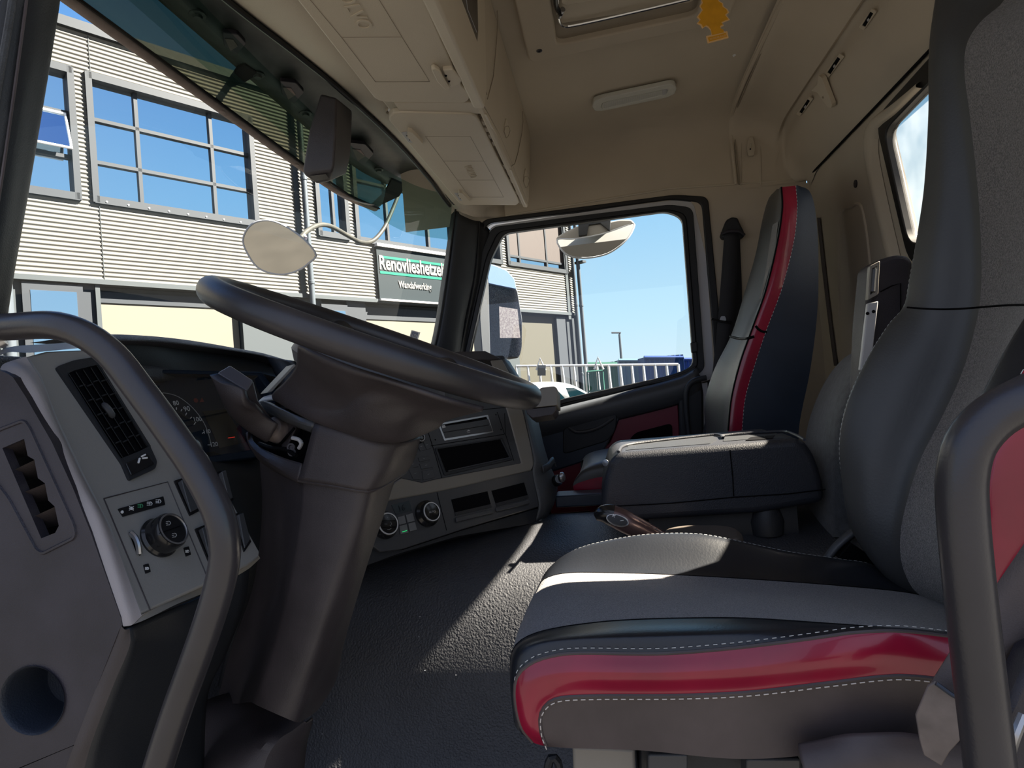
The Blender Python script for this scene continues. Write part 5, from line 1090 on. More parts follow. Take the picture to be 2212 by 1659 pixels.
gc('column_boot', [L((380, 1700, .40), (400, 1620, .42), (430, 1530, .46), (500, 1500, .50), (560, 1500, .52)), L((440, 1720, .36), (470, 1640, .38), (540, 1590, .40), (600, 1560, .42), (640, 1540, .43)), L((560, 1720, .36), (575, 1640, .37), (600, 1600, .38), (630, 1580, .40), (655, 1560, .42)), L((650, 1720, .44), (655, 1640, .44), (660, 1600, .44), (668, 1570, .44), (672, 1550, .44))], 'column_plastic', solid=.004)
# stalk
def stalk():
    t = ob('control_stalk', MB().grid(loft([L((470, 806, .33), (482, 815, .325), (500, 827, .32), (532, 843, .32)), L((486, 838, .33), (497, 845, .325), (515, 855, .32), (538, 862, .32)), L((507, 880, .35), (515, 886, .345), (530, 884, .34), (553, 872, .34)), L((540, 913, .37), (548, 915, .365), (560, 905, .36), (572, 893, .36)), L((582, 940, .385), (588, 940, .38), (592, 928, .375), (596, 912, .375))], 14, 5)), 'column_plastic', scn, fix=False, solid=.012)
    ob('stalk_face', MB().prism(rpoly(L((470, 805, .33), (497, 789, .36), (547, 822, .345), (533, 843, .32)), .004), V((.004, .004, -.006))), mat('stalk_grey', (.10, .095, .11), .3), t, bevel=.002)
    ob('stalk_side', MB().prism(L((546, 823, .345), (556, 866, .355), (592, 912, .38), (580, 930, .38), (545, 890, .35), (532, 844, .322)), V((.012, .006, 0))), 'column_plastic', t, bevel=.002)
    return t
sk_ = stalk()
ob('stalk_ball', MB().lathe(P(600, 928, .40), V((-1, 0, .3)), [(.0, -.022), (.014, -.018), (.021, -.006), (.021, .004), (.014, .015), (0, .02)], 20), mat('dusty_brass', (.16, .13, .12), .55, var=.5, vs=40), scn)
# wheel
WC = V((.4, .33, 2.39)); PH = math.radians(24); wx = V((1, 0, 0)); wy = V((0, math.cos(PH), math.sin(PH))); wn = wx.cross(wy)
def Wp(r, deg, h=0.): a = math.radians(deg); return WC+wx*(r*math.cos(a))+wy*(r*math.sin(a))+wn*h
wh = thing('steering_wheel', 'thick black leather steering wheel above the column', 'steering wheel', tuple(WC-wn*.08))
ob('wheel_rim', MB().tube([Wp(.238, i*4) for i in range(90)], .0185, 20, closed=True), 'rim_leather', wh)
hb = [L((652, 742, .25), (690, 762, .225), (760, 790, .205), (830, 812, .20), (900, 835, .20), (970, 858, .22), (1045, 878, .26)),
      L((646, 790, .305), (690, 822, .285), (760, 845, .265), (815, 835, .24), (870, 845, .24), (930, 870, .262), (1005, 888, .32)),
      L((620, 826, .355), (680, 865, .315), (745, 880, .29), (805, 870, .255), (868, 868, .255), (915, 885, .275), (975, 896, .335)),
      L((596, 850, .385), (670, 888, .325), (740, 906, .295), (805, 912, .272), (865, 908, .268), (905, 903, .29), (955, 905, .345)),
      L((596, 858, .39), (672, 899, .33), (740, 923, .31), (808, 943, .30), (862, 946, .30), (905, 933, .32), (942, 918, .36)),
      L((612, 862, .46), (680, 900, .43), (745, 918, .41), (810, 930, .41), (862, 930, .41), (905, 920, .42), (935, 908, .44))]
ob('hub_lower', MB().grid(loft(hb, 60, 6)), 'column_plastic', wh, fix=False, solid=.006)
hub_top = [[Wp(r, i*9, h) for i in range(41)] for r, h in ((.0001, -.012), (.05, -.012), (.09, -.016), (.112, -.026), (.118, -.045), (.11, -.06))]
ob('airbag_cover', MB().grid(hub_top), mat('airbag_grey', (.10, .10, .105), .5, bump=.3, bs=500), wh, fix=False)
for d0, w0 in ((345, 15), (40, 15)):
    rows = []
    for i in range(9):
        t = i/8; r = .10+.133*t; w = .035*(1-t)**1.5+.018; h = -.045*(1-t)**1.3-.004
        rows.append([Wp(r, d0, h)+(Wp(1, d0+90)-WC)*(w*math.cos(a))+wn*((.012+.012*(1-t))*math.sin(a)) for a in [2*math.pi*k/16 for k in range(17)]])
    ob('wheel_spoke', MB().grid(rows), 'rim_leather', wh, fix=False)
# ================= grab handles =================
def handle(name, lab, pts, r, feet):
    t = thing(name, lab, 'grab handle', tuple(P(*pts[-1])))
    ob('handle_tube', MB().tube(cr(L(*pts), 70), r, 20), 'handle_coat', t)
    for i in feet:
        p_ = P(*pts[i]); ob('handle_foot', MB().lathe(p_, (1, 0, 0), [(r*1.5, -.002), (r*1.5, .02), (0, .02)], 20), 'dark_plastic', t)
    return t
handle('grab_handle', 'bent black grab handle crossing the left end of the dashboard', [(-90, 740, .10), (-30, 712, .075), (40, 705, .06), (120, 703, .05), (180, 722, .05), (240, 765, .05), (300, 840, .05), (370, 935, .05), (430, 1025, .05), (472, 1110, .05), (486, 1180, .05), (480, 1240, .05), (455, 1330, .05), (420, 1430, .05), (380, 1540, .05), (335, 1680, .05), (320, 1740, .06)], .0142, (0, -1))
handle('grab_handle', 'straight black grab handle in front of the driver seat at the right edge', [(2330, 830, .03), (2270, 838, .0), (2205, 866, -.02), (2140, 905, -.02), (2095, 960, -.02), (2078, 1030, -.02), (2080, 1120, -.02), (2092, 1250, -.02), (2112, 1430, -.02), (2132, 1600, -.02), (2150, 1760, -.02), (2155, 1830, .0)], .0158, (0, -1))
ob('handle_bolt', MB().cyl(P(-4, 742, .075), P(10, 735, .078), .006), 'satin', label='bright bolt head under the left grab handle at the left edge', cat='bolt')
# ================= driver seat =================
def zones(rows, nv, zs, par):
    out = {}
    for nm, i0, i1, mt in zs: out[nm] = ob(nm, MB().grid(rows[i0*nv:i1*nv+1]), mt, par, fix=False)
    return out
def sh_(l, dx=0, dy=0, dz=0): return [q+V((dx, dy, dz)) for q in l]
ds_ = thing('driver_seat', 'near driver seat with grey fabric centre, black leather bolsters and red side band', 'seat', tuple(P(1650, 1640, .45)))
bot = L((1184, 1613, .21), (1230, 1616, .205), (1384, 1621, .20), (1585, 1639, .20), (1736, 1632, .20), (1873, 1606, .20), (1990, 1586, .20), (2110, 1560, .20))
gre = L((1180, 1611, .205), (1169, 1580, .20), (1169, 1540, .197), (1194, 1512, .195), (1251, 1504, .193), (1468, 1502, .19), (1619, 1495, .19), (1790, 1475, .19), (1930, 1460, .19), (2014, 1465, .19), (2110, 1480, .195))
red = L((1150, 1603, .215), (1125, 1570, .205), (1112, 1508, .20), (1117, 1462, .198), (1145, 1434, .196), (1184, 1419, .195), (1237, 1411, .193), (1418, 1412, .19), (1552, 1403, .19), (1686, 1388, .19), (1790, 1374, .19), (1840, 1367, .19), (1940, 1363, .19), (2067, 1377, .20), (2110, 1385, .20))
redm = L((1170, 1610, .215), (1145, 1575, .198), (1139, 1520, .190), (1150, 1480, .188), (1200, 1460, .185), (1300, 1455, .180), (1440, 1455, .178), (1600, 1447, .178), (1740, 1430, .18), (1860, 1415, .182), (1960, 1412, .185), (2110, 1430, .19))
rol = L((1122, 1580, .23), (1108, 1520, .215), (1104, 1450, .212), (1120, 1410, .208), (1160, 1388, .205), (1240, 1378, .20), (1400, 1372, .198), (1560, 1366, .20), (1700, 1358, .205), (1850, 1353, .21), (2000, 1360, .22), (2110, 1378, .23))
blk = L((1112, 1560, .28), (1104, 1480, .275), (1106, 1410, .27), (1127, 1382, .262), (1177, 1362, .26), (1284, 1345, .258), (1384, 1338, .258), (1518, 1335, .26), (1619, 1336, .262), (1790, 1347, .262), (1940, 1358, .26), (2060, 1368, .26), (2110, 1374, .26))
fbc = L((1135, 1500, .43), (1118, 1400, .43), (1128, 1340, .43), (1156, 1303, .43), (1215, 1285, .43), (1350, 1280, .43), (1500, 1284, .43), (1700, 1297, .43), (1900, 1312, .43), (2060, 1335, .43), (2110, 1345, .43))
far = L((1180, 1420, .60), (1160, 1330, .60), (1160, 1275, .60), (1175, 1252, .60), (1217, 1239, .60), (1284, 1237, .60), (1438, 1241, .60), (1618, 1251, .60), (1819, 1266, .60), (1964, 1281, .60), (2040, 1300, .60))
crs_ = L((1200, 1400, .68), (1178, 1310, .68), (1176, 1256, .68), (1200, 1216, .68), (1250, 1184, .68), (1351, 1160, .68), (1434, 1152, .68), (1518, 1154, .68), (1608, 1171, .68), (1702, 1191, .68), (1819, 1208, .68), (1886, 1221, .68), (1957, 1278, .68), (1985, 1290, .68))
fbt = L((1215, 1420, .71), (1205, 1360, .72), (1215, 1290, .72), (1260, 1260, .72), (1400, 1240, .72), (1600, 1260, .72), (1820, 1290, .72), (1985, 1330, .72))
rows = loft([bot, gre, redm, red, rol, blk, fbc, far, crs_, fbt], 90, 8)
zz = zones(rows, 8, [('side_panel', 0, 1, 'side_vinyl'), ('red_side_band', 1, 3, 'red_leather'), ('near_bolster', 3, 5, 'black_leather'), ('fabric_centre', 5, 7, 'fabric'), ('far_bolster', 7, 9, 'black_leather')], ds_)
zz['fabric_centre']['label'] = 'grey woven fabric seat centre'; zz['red_side_band']['label'] = 'dark red leather band'
def onl(l, d): return [q+(CAM-q).normalized()*d for q in cr(l, 60)]
stitches('seam_stitching', onl([q+V((0, 0, -.004)) for q in gre], .0015), 'stitch_warm', ds_, r=.00062)
stitches('seam_stitching', onl([q+V((0, 0, .0055)) for q in red], .0012), 'stitch', ds_, r=.00042)
stitches('seam_stitching', onl(crs_[2:-1], .0005), 'stitch', ds_, r=.00042)
ob('seam_piping', MB().tube(onl(gre, .0), .0022, 6).tube(onl(red, .0), .0020, 6), 'side_vinyl', ds_)
ob('seam_piping', MB().tube(onl(far, .0), .0012, 6).tube(onl(blk, .0), .0010, 6), 'deep_black', ds_)
# backrest
f1 = L((1975, 1300, .70), (1930, 1250, .69), (1873, 1190, .68), (1840, 1140, .68), (1822, 1060, .68), (1813, 960, .68), (1828, 875, .68), (1870, 780, .68), (1920, 700, .68), (1952, 662, .68), (1963, 610, .675), (1983, 500, .67), (1998, 400, .67), (2008, 250, .67), (2012, 100, .67), (2022, 0, .66), (2040, -120, .65))
f2 = L((2055, 1340, .60), (1975, 1275, .60), (1950, 1225, .60), (1944, 1180, .60), (1950, 1120, .60), (1985, 1000, .60), (2035, 900, .60), (2080, 800, .60), (2108, 700, .60), (2118, 640, .60), (2120, 560, .60), (2113, 420, .60), (2095, 250, .60), (2083, 150, .60), (2090, 90, .595), (2120, 45, .59), (2170, 0, .58), (2200, -80, .57))
f0 = sh_(f1, .03, -.10, 0)
f12 = [(a+b)/2+V((0, .018, 0)) for a, b in zip(cr(f1, 20), cr(f2, 20))]
f4 = cr(L((2112, 1390, .27), (2108, 1300, .27), (2112, 1200, .27), (2108, 1100, .27), (2112, 1000, .27), (2135, 890, .27), (2175, 790, .27), (2216, 715, .27), (2280, 600, .27), (2320, 450, .27), (2335, 250, .27), (2345, 50, .27), (2350, -100, .27)), 24)
f5 = cr(L((2126, 1390, .205), (2122, 1280, .205), (2117, 1150, .205), (2119, 1050, .205), (2134, 970, .205), (2160, 890, .205), (2200, 820, .205), (2260, 720, .205), (2335, 600, .205), (2385, 400, .205), (2400, 200, .205), (2410, 0, .205), (2415, -120, .205)), 24)
f4b = [(a_+b_)/2+V((0, .02, 0)) for a_, b_ in zip(f4, f5)]
f6 = [q+V((-.008, -.006, 0)) for q in f5]
f3 = [(a_+b_)/2+V((0, -.03, 0)) for a_, b_ in zip(cr(f2, 24), f4)]
f7 = cr(L((2150, 1400, .197), (2142, 1300, .197), (2170, 1240, .197), (2212, 1185, .197), (2300, 1090, .197), (2380, 960, .197), (2440, 800, .197), (2500, 600, .197), (2520, 400, .197), (2525, 200, .197), (2525, 0, .197), (2525, -120, .197)), 24)
f8 = sh_(f7, .02, -.06, 0)
rows = loft([f0, f1, f12, f2, f3, f4, f4b, f5, f6, f7, f8], 90, 6)
zb = zones(rows, 6, [('backrest_far_bolster', 0, 3, 'grey_leather'), ('backrest_fabric', 3, 5, 'fabric_warm'), ('backrest_near_bolster', 5, 7, 'black_leather'), ('backrest_red_band', 7, 9, 'red_leather'), ('backrest_side', 9, 10, 'side_vinyl')], ds_)
stitches('seam_stitching', [q+V((0, .001, 0)) for q in cr(f5, 80)], 'stitch', ds_, r=.0005)
stitches('seam_stitching', onl(f1[3:15], .0008), 'stitch', ds_, r=.00042)
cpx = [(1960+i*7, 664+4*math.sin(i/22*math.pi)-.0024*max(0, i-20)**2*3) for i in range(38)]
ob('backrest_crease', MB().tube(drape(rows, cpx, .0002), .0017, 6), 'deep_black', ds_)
# base, suspension
ob('seat_base', MB().prism(L((1236, 1612, .26), (1372, 1618, .26), (1374, 1720, .26), (1240, 1720, .26)), (.3, .0, 0)), 'taupe', ds_, bevel=.004)
ob('suspension_block', MB().prism(L((1380, 1610, .28), (1735, 1625, .28), (1735, 1740, .28), (1380, 1740, .28)), (.3, .0, 0)), 'soft_black', ds_, bevel=.004)
ob('height_lever', MB().prism(rpoly(L((1400, 1630, .24), (1486, 1630, .24), (1486, 1700, .24), (1400, 1700, .24)), .004), (.03, 0, 0)), 'panel_black', ds_, bevel=.002)
ob('height_lever', MB().prism(rpoly(L((1612, 1640, .24), (1730, 1640, .24), (1730, 1700, .24), (1612, 1700, .24)), .004), (.03, 0, 0)), 'panel_black', ds_, bevel=.002)
gl_('rear_side_cover', [L((1738, 1632, .19), (1800, 1618, .185), (1860, 1592, .18), (1930, 1582, .18), (2000, 1592, .18), (2080, 1600, .18)), L((1738, 1660, .18), (1800, 1650, .175), (1860, 1640, .17), (1930, 1640, .17), (2000, 1650, .17), (2080, 1660, .17)), L((1740, 1720, .18), (1800, 1720, .18), (1860, 1720, .18), (1930, 1720, .18), (2000, 1720, .18), (2080, 1720, .18))], 'side_vinyl', ds_, solid=.02)
gl_('bracket_arch', [L((1778, 1215, .74), (1800, 1182, .74), (1825, 1158, .74), (1845, 1143, .74)), L((1790, 1222, .73), (1812, 1192, .73), (1838, 1168, .73), (1856, 1155, .73))], 'panel_black', ds_, nv=2, solid=.01)
ob('seat_lever', MB().prism(L((1810, 1205, .72), (1838, 1172, .72), (1880, 1200, .72), (1935, 1260, .72), (1900, 1250, .72)), (.02, 0, 0)), 'deep_black', ds_, bevel=.002)
ob('floor_pedal_loop', MB().tube(cr(L((1183, 1700, .36), (1185, 1650, .36), (1194, 1635, .36), (1206, 1650, .36), (1210, 1700, .36)), 14), .006, 8), 'soft_black', label='small black loop standing on the floor under the front of the driver seat', cat='loop')
# driver belt
dbt = thing('seat_belt', 'wide brown-grey belt strap folded over the rear of the driver seat', 'seat belt', tuple(P(2034, 1650, .13)))
gl_('belt_strap', [L((2270, 1100, .10), (2230, 1150, .10), (2140, 1282, .115), (2070, 1385, .12), (2018, 1468, .125), (2005, 1490, .125)), L((2330, 1200, .09), (2290, 1260, .09), (2190, 1420, .11), (2140, 1490, .115), (2100, 1530, .12), (2085, 1548, .12))], 'webbing_brown', dbt, nv=3, solid=.003)
fl = Pl(P(2021, 1475, .10), P(1977, 1545, .115), P(2090, 1579, .10))
plate('belt_end_flap', fl, [(2021, 1474), (2004, 1482), (1977, 1545), (1986, 1600), (1995, 1632), (2034, 1656), (2051, 1626), (2070, 1605), (2092, 1579), (2086, 1519)], .003, mat('dusty_flap', (.16, .135, .13), .45, bump=.8, bs=25, var=.25, vs=30), dbt, bevel=.001)
ob('flap_fold', MB().tube([fl.px(2022, 1476, .001), fl.px(2055, 1500, .001), fl.px(2088, 1517, .001)], .002, 6), 'navy_vinyl', dbt)

# ================= raised armrest behind the driver seat =================
at_ = thing('folded_armrest', 'dark upright armrest with pale grey strap plate behind the driver backrest', 'armrest', tuple(P(1890, 780, .82)))
ob('armrest_body', MB().prism(rpoly(L((1880, 575, .84), (1900, 560, .84), (1938, 549, .84), (1962, 552, .84), (1974, 566, .84), (1960, 700, .84), (1935, 860, .84), (1862, 860, .84), (1868, 700, .84)), .012), (.07, 0, 0)), 'dark_plastic', at_, bevel=.012, bseg=3)
ap = Pl(P(1880, 575, .815), P(1900, 565, .815), P(1865, 780, .815))
plate('strap_plate', ap, [(1875, 655), (1898, 650), (1888, 740), (1882, 800), (1858, 800), (1862, 770)], .012, 'light_grey', at_, bevel=.002)
frame('slot_frame', ap, [(1880, 574), (1901, 563), (1897, 636), (1875, 648)], [(1884, 580), (1896, 574), (1892, 630), (1880, 637)], .014, 'taupe', at_, off=.001, r=.003, ri=.002, bevel=.001)
ob('belt_roll', MB().tube([ap.px(1889, 582), ap.px(1885, 630)], .005, 8), 'panel_black', at_)
for x, y in ((1874, 677), (1887, 673)): ob('rivet_hole', MB().cyl(ap.px(x, y, .0008), ap.px(x, y, .0014), .0032, n=14), 'deep_black', at_)
ob('body_groove', MB().tube(L((1902, 630, .838), (1925, 618, .838), (1945, 612, .838), (1946, 700, .838)), .0012, 5), 'deep_black', at_)

# ================= middle seat: backrest and folded table =================
ms = thing('middle_seat', 'dark fabric middle seat backrest between the two seats', 'seat', tuple(P(1800, 1120, 1.1)))
gl_('backrest_shell', [L((1745, 1150, 1.42), (1742, 960, 1.42), (1765, 880, 1.42), (1800, 810, 1.42), (1850, 770, 1.42), (1880, 768, 1.42)),
    L((1738, 1150, 1.30), (1740, 960, 1.30), (1752, 895, 1.30), (1785, 820, 1.30), (1825, 772, 1.30), (1860, 757, 1.30), (1900, 752, 1.30)),
    L((1760, 1160, 1.12), (1762, 960, 1.12), (1775, 895, 1.12), (1805, 825, 1.12), (1845, 775, 1.12), (1880, 757, 1.12), (1920, 752, 1.12)),
    L((1800, 1160, .96), (1800, 980, .96), (1810, 900, .96), (1835, 835, .96), (1870, 785, .96), (1900, 765, .96), (1940, 755, .96)),
    L((1840, 1160, .92), (1840, 980, .92), (1850, 900, .92), (1870, 850, .92), (1900, 800, .92), (1930, 775, .92), (1960, 765, .92)),
    L((1960, 1160, .92), (1960, 980, .92), (1960, 900, .92), (1965, 850, .92), (1970, 800, .92), (1980, 775, .92), (1990, 765, .92))], 'dark_carpet', ms)
tbn = thing('folding_table', 'black folded middle seat table with a sunlit cup holder tray on top', 'table', tuple(P(1550, 1115, 1.1)))
q_ = [(1312, 1130), (1297, 1104), (1303, 1040), (1318, 994), (1338, 978), (1736, 947), (1762, 985), (1782, 1048), (1783, 1086), (1640, 1110)]
ob('table_shell', MB().prism(rpoly(L(*[(x, y, .96) for x, y in q_]), [.02, .02, .02, .03, .02, .03, .02, .02, .03, .02]), (.34, 0, 0)), mat('console_black', (.018, .020, .027), .5, bump=.35, bs=380, detail=1), tbn, bevel=.016, bseg=4)
TP = Pl(P(1338, 978, .96), P(1736, 947, .96), P(1338, 978, .96)+V((.3, 0, 0)))
if TP.n.z < 0: TP.n = -TP.n
gpt = MB()
sf = Pl(P(1312, 1130, .9585), P(1700, 1000, .9585), P(1400, 1000, .9585))
line(sf, [(1577, 972), (1583, 1030), (1585, 1072)], .0013, .0006, gpt); line(sf, [(1300, 1095), (1450, 1087), (1585, 1074), (1700, 1067), (1783, 1057)], .0013, .0006, gpt)
ob('shell_groove', gpt, 'deep_black', tbn)
plate('tray_recess', TP, [(1352, 972), (1358, 961), (1540, 941), (1548, 950), (1535, 958)], .001, 'soft_black', tbn, off=.0012, r=.004)
plate('tray_recess', TP, [(1562, 953), (1566, 943), (1690, 936), (1712, 944), (1640, 947)], .001, 'soft_black', tbn, off=.0012, r=.004)
ob('tray_rim', MB().tube(cr(TP.pxs([(1336, 976), (1345, 964), (1370, 958), (1540, 939), (1556, 940), (1562, 946), (1566, 940), (1685, 932), (1715, 938), (1738, 950)], .004), 60), .0035, 8), 'console_black', tbn)
plate('cup_holder', TP, [(1610, 951), (1622, 944), (1650, 942), (1655, 949)], .001, 'deep_black', tbn, off=.0018, r=.004)
plate('cup_holder', TP, [(1645, 946), (1655, 941), (1675, 940), (1668, 947)], .001, 'deep_black', tbn, off=.0018, r=.004)
ob('hinge_button', MB().lathe(sf.px(1309, 1000, .002), V((-1, .6, .2)), [(.008, 0), (.008, .003), (0, .004)], 14), 'satin', tbn)
ob('support_foot', MB().lathe(V((1.0, P(1655, 1120, 1.0).y, 1.935)), (0, 0, 1), [(.035, 0), (.038, .03), (.03, .06)], 24), 'soft_black', tbn)
ob('pedestal', MB().prism([V((.99, P(1400, 1110, 1).y, 1.93)), V((1.27, P(1400, 1110, 1).y, 1.93)), V((1.27, P(1760, 1110, 1).y+.04, 1.93)), V((.99, P(1760, 1110, 1).y+.04, 1.93))], (0, 0, .07)), 'soft_black', tbn)
ob('document_tray', MB().prism([V((1.36, P(1200, 1088, 1.36).y, 1.95)), V((1.36, P(1300, 1085, 1.36).y-.1, 1.95)), V((1.45, P(1300, 1085, 1.36).y-.1, 1.95)), V((1.45, P(1200, 1088, 1.36).y, 1.95))], (0, 0, .035)), 'navy_vinyl', bevel=.004, label='low dark storage ledge on the engine cover beyond the folded table', cat='storage tray')

# ================= gear selector =================
gs = thing('gear_selector', 'bronze-brown gear selector lever with plus and minus button', 'gear lever', tuple(P(1500, 1180, .86)))
gpath = cr(L((1286, 1118, .82), (1300, 1112, .82), (1325, 1115, .82), (1360, 1132, .82), (1400, 1152, .83), (1450, 1178, .84)), 24)
rad = [.006, .011, .0145, .017, .0185, .0195, .020, .0205, .0205, .0205, .020, .020, .0195, .019, .019, .0185, .018, .018, .0175, .017, .017, .017, .017, .017]
gv_ = ob('lever_grip', MB().tube(gpath, rad, 24, flat=1.15), mat('bronze_trim', (.14, .085, .08), .28, .5), gs)
bc = P(1334, 1124, .797); bpl = Pl(bc, bc+V((-.004, -.1, -.045)), bc+V((.01, -.02, .1)))
el = [bpl.px(1334+23*math.cos(t)-3*math.sin(t), 1124+11*math.sin(t)+7*math.cos(t)) for t in [2*math.pi*i/30 for i in range(30)]]
ob('shift_button', MB().prism([q-bpl.n*.0 for q in el], -bpl.n*.006), 'gloss_black', gs, bevel=.001)
ob('button_rim', MB().tube(el, .0014, 6, closed=True), 'satin', gs)
for q in (((1322, 1115), (1330, 1113)), ((1325, 1110), (1327, 1118)), ((1340, 1125), (1347, 1124))): ob('button_mark', MB().tube(bpl.pxs(q, .0008), .0007, 4), 'white_mark', gs)
ob('lever_strip', MB().tube([q+V((-.010, -.006, .0155)) for q in gpath[6:]], .0014, 6), 'satin', gs)
ob('lever_cap', MB().tube([q+V((-.002, .0, .002)) for q in gpath[:6]], [.0065, .0115, .015, .0175, .019, .0199], 24, flat=1.15), 'gloss_black', gs)
zg = P(1430, 1148, .84).z; gb = Pl((0, 0, zg), (1, 0, zg), (0, 1, zg))
ob('selector_base', MB().prism(rpoly(gb.pxs([(1424, 1150), (1440, 1138), (1480, 1132), (1560, 1132), (1594, 1138), (1607, 1152), (1600, 1166), (1440, 1168)]), .02), V((0, 0, -.06))), mat('base_brown', (.10, .085, .075), .4), gs, bevel=.012, bseg=3)

# ================= passenger seat =================
ps = thing('passenger_seat', 'far passenger seat with navy side, red stripe and grey leather backrest', 'seat', tuple(P(1600, 1000, 1.6)))
s0 = L((1735, 1000, 1.46), (1725, 935, 1.46), (1750, 800, 1.46), (1765, 680, 1.46), (1768, 560, 1.465), (1762, 460, 1.47), (1748, 412, 1.475), (1722, 400, 1.48))
s1 = L((1604, 1000, 1.45), (1603, 930, 1.45), (1610, 860, 1.45), (1630, 790, 1.45), (1655, 715, 1.45), (1690, 620, 1.45), (1715, 520, 1.455), (1722, 450, 1.46), (1719, 401, 1.47))
s2 = L((1574, 1000, 1.452), (1573, 930, 1.452), (1580, 860, 1.452), (1600, 780, 1.452), (1625, 710, 1.452), (1655, 625, 1.452), (1680, 520, 1.457), (1690, 450, 1.462), (1688, 404, 1.475))
sn = L((1571, 1000, 1.49), (1570, 930, 1.49), (1577, 860, 1.49), (1596, 780, 1.49), (1621, 710, 1.49), (1652, 625, 1.49), (1677, 520, 1.495), (1686, 450, 1.50), (1685, 405, 1.51))
sf_ = L((1560, 1000, 1.66), (1560, 930, 1.66), (1566, 860, 1.66), (1586, 780, 1.66), (1612, 710, 1.66), (1640, 650, 1.66), (1654, 600, 1.66), (1663, 545, 1.665), (1672, 485, 1.67), (1683, 408, 1.68))
s3 = L((1530, 1000, 1.84), (1524, 930, 1.84), (1522, 870, 1.84), (1542, 800, 1.84), (1580, 722, 1.84), (1606, 640, 1.84), (1632, 550, 1.845), (1648, 470, 1.85), (1662, 426, 1.855), (1680, 409, 1.86))
s3b = sh_(s3, .04, -.05, 0); s7 = sh_(s0, .42, 0, 0)
rows = loft([s0, s1, s2, sn, sf_, s3, s3b, s7], 70, 5)
zp = zones(rows, 5, [('navy_side', 0, 1, 'navy_vinyl'), ('red_stripe', 1, 2, 'red_leather'), ('leather_edge', 2, 3, 'grey_leather'), ('leather_front', 3, 7, 'grey_leather')], ps)
ob('backrest_back', MB().grid([cr(s0, 30), cr(s7, 30)]), 'navy_vinyl', ps, fix=False)
ob('backrest_cap', MB().grid(loft([[r_[-1] for r_ in rows[0:1]]*2, ], 2, 1)) if False else MB().prism([rows[i][-1] for i in range(0, len(rows), 3)], (0, -.01, -.03)), 'grey_leather', ps)
stitches('seam_stitching', onl(s1[1:], .003), 'stitch', ps, r=.0007, dash=.007, gap=.004)
gl_('fabric_insert', [L((1684, 476, 1.49), (1674, 545, 1.49), (1662, 590, 1.49), (1647, 645, 1.49)), L((1680, 480, 1.56), (1668, 545, 1.56), (1657, 600, 1.56), (1644, 645, 1.56)), L((1671, 486, 1.65), (1662, 545, 1.65), (1653, 600, 1.65), (1641, 648, 1.65))], 'fabric_warm', ps, nv=3)
for o in (bpy.data.objects['fabric_insert'],): o.location = V((-.004, .004, 0))
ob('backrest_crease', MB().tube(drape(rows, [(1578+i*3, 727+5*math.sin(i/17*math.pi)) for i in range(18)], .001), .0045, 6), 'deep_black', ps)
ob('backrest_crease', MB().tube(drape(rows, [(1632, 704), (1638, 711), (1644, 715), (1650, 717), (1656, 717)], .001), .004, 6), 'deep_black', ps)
ob('seam_piping', MB().tube(onl(s2[1:], .001), .0025, 6), 'deep_black', ps)
cb = [L((1246, 1075, 1.46), (1300, 1120, 1.46), (1500, 1130, 1.46), (1620, 1130, 1.46)), L((1238, 1050, 1.45), (1252, 1042, 1.45), (1300, 1030, 1.45), (1500, 1010, 1.45), (1620, 1005, 1.45)), L((1242, 1036, 1.455), (1256, 1020, 1.455), (1300, 1008, 1.455), (1500, 985, 1.455), (1620, 980, 1.455)), L((1252, 1022, 1.49), (1270, 1004, 1.49), (1320, 992, 1.49), (1500, 970, 1.49), (1620, 965, 1.49))]
rc = loft(cb+[sh_(cb[3], .35, 0, 0), sh_(cb[2], .43, 0, 0), sh_(cb[0], .42, 0, 0)], 40, 4)
zones(rc, 4, [('cushion_red_side', 0, 1, 'red_leather'), ('cushion_top', 1, 6, 'grey_leather')], ps)
ob('seat_plinth', MB().bx(1.47, 1.88, -.42, .04, 1.5, 1.93), 'soft_black', ps, bevel=.01)
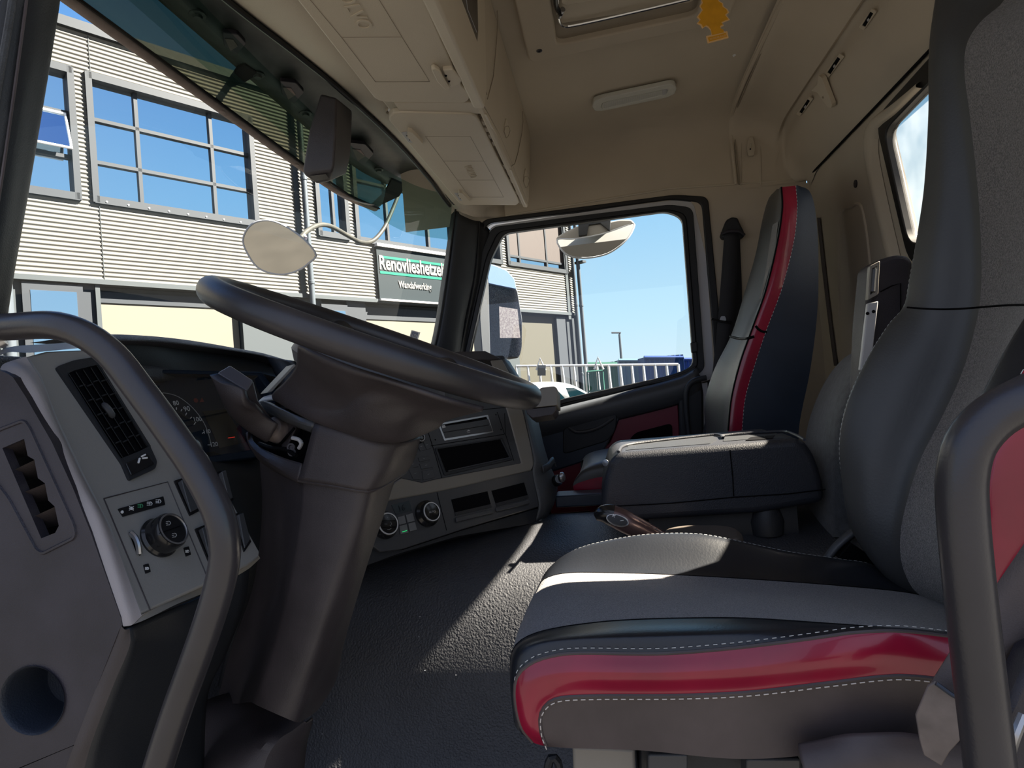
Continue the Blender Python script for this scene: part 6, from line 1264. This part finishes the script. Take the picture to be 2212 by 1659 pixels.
# passenger belt
pbt = thing('seat_belt', 'black passenger seat belt hanging from its guide beside the far window', 'seat belt', tuple(P(1530, 940, 2.0)))
ob('belt_guide', MB().prism(rpoly(L((1557, 508, 2.06), (1563, 492, 2.06), (1570, 474, 2.06), (1582, 468, 2.06), (1594, 470, 2.06), (1600, 484, 2.06), (1608, 500, 2.06), (1609, 510, 2.06), (1600, 515, 2.06), (1562, 515, 2.06)), .006), (.04, 0, 0)), 'soft_black', pbt, bevel=.008, bseg=3)
ob('guide_arm', MB().tube(cr(L((1558, 506, 2.05), (1572, 500, 2.045), (1596, 500, 2.045), (1608, 508, 2.05)), 12), .007, 8), 'dark_plastic', pbt)
gl_('belt_strap', [L((1565, 500, 2.05), (1558, 600, 2.045), (1548, 720, 2.03), (1536, 830, 2.0), (1525, 900, 1.97), (1512, 960, 1.93)), L((1597, 503, 2.05), (1594, 600, 2.045), (1582, 720, 2.03), (1560, 830, 2.0), (1545, 900, 1.97), (1540, 960, 1.93))], 'webbing', pbt, nv=2, solid=.002)
gl_('belt_strap', [L((1586, 505, 2.075), (1580, 640, 2.075), (1572, 760, 2.075), (1560, 880, 2.075), (1555, 1000, 2.075)), L((1598, 505, 2.075), (1603, 650, 2.075), (1600, 760, 2.075), (1590, 880, 2.075), (1590, 1000, 2.075))], 'webbing', pbt, nv=2, solid=.002)
ob('belt_tongue', MB().prism(rpoly(L((1555, 690, 2.02), (1558, 683, 2.02), (1566, 683, 2.02), (1569, 690, 2.02), (1566, 697, 2.02), (1555, 696, 2.02)), .003), (.006, 0, 0)), 'satin', pbt)
ob('tongue_bar', MB().tube(L((1537, 689, 2.015), (1556, 694, 2.015), (1580, 697, 2.015)), .005, 8), 'gloss_black', pbt)
ob('wall_strap', MB().grid([cr([R(1768, 470)+V((0, .006, 0)), R(1778, 570)+V((0, .006, 0)), R(1792, 690)+V((0, .006, 0)), R(1805, 790)+V((0, .006, 0))], 14), cr([R(1774, 470)+V((0, .006, 0)), R(1785, 570)+V((0, .006, 0)), R(1799, 690)+V((0, .006, 0)), R(1812, 790)+V((0, .006, 0))], 14)]), 'webbing_brown', fix=False, solid=.002, label='thin dark strap running down the rear wall behind the passenger seat', cat='strap')
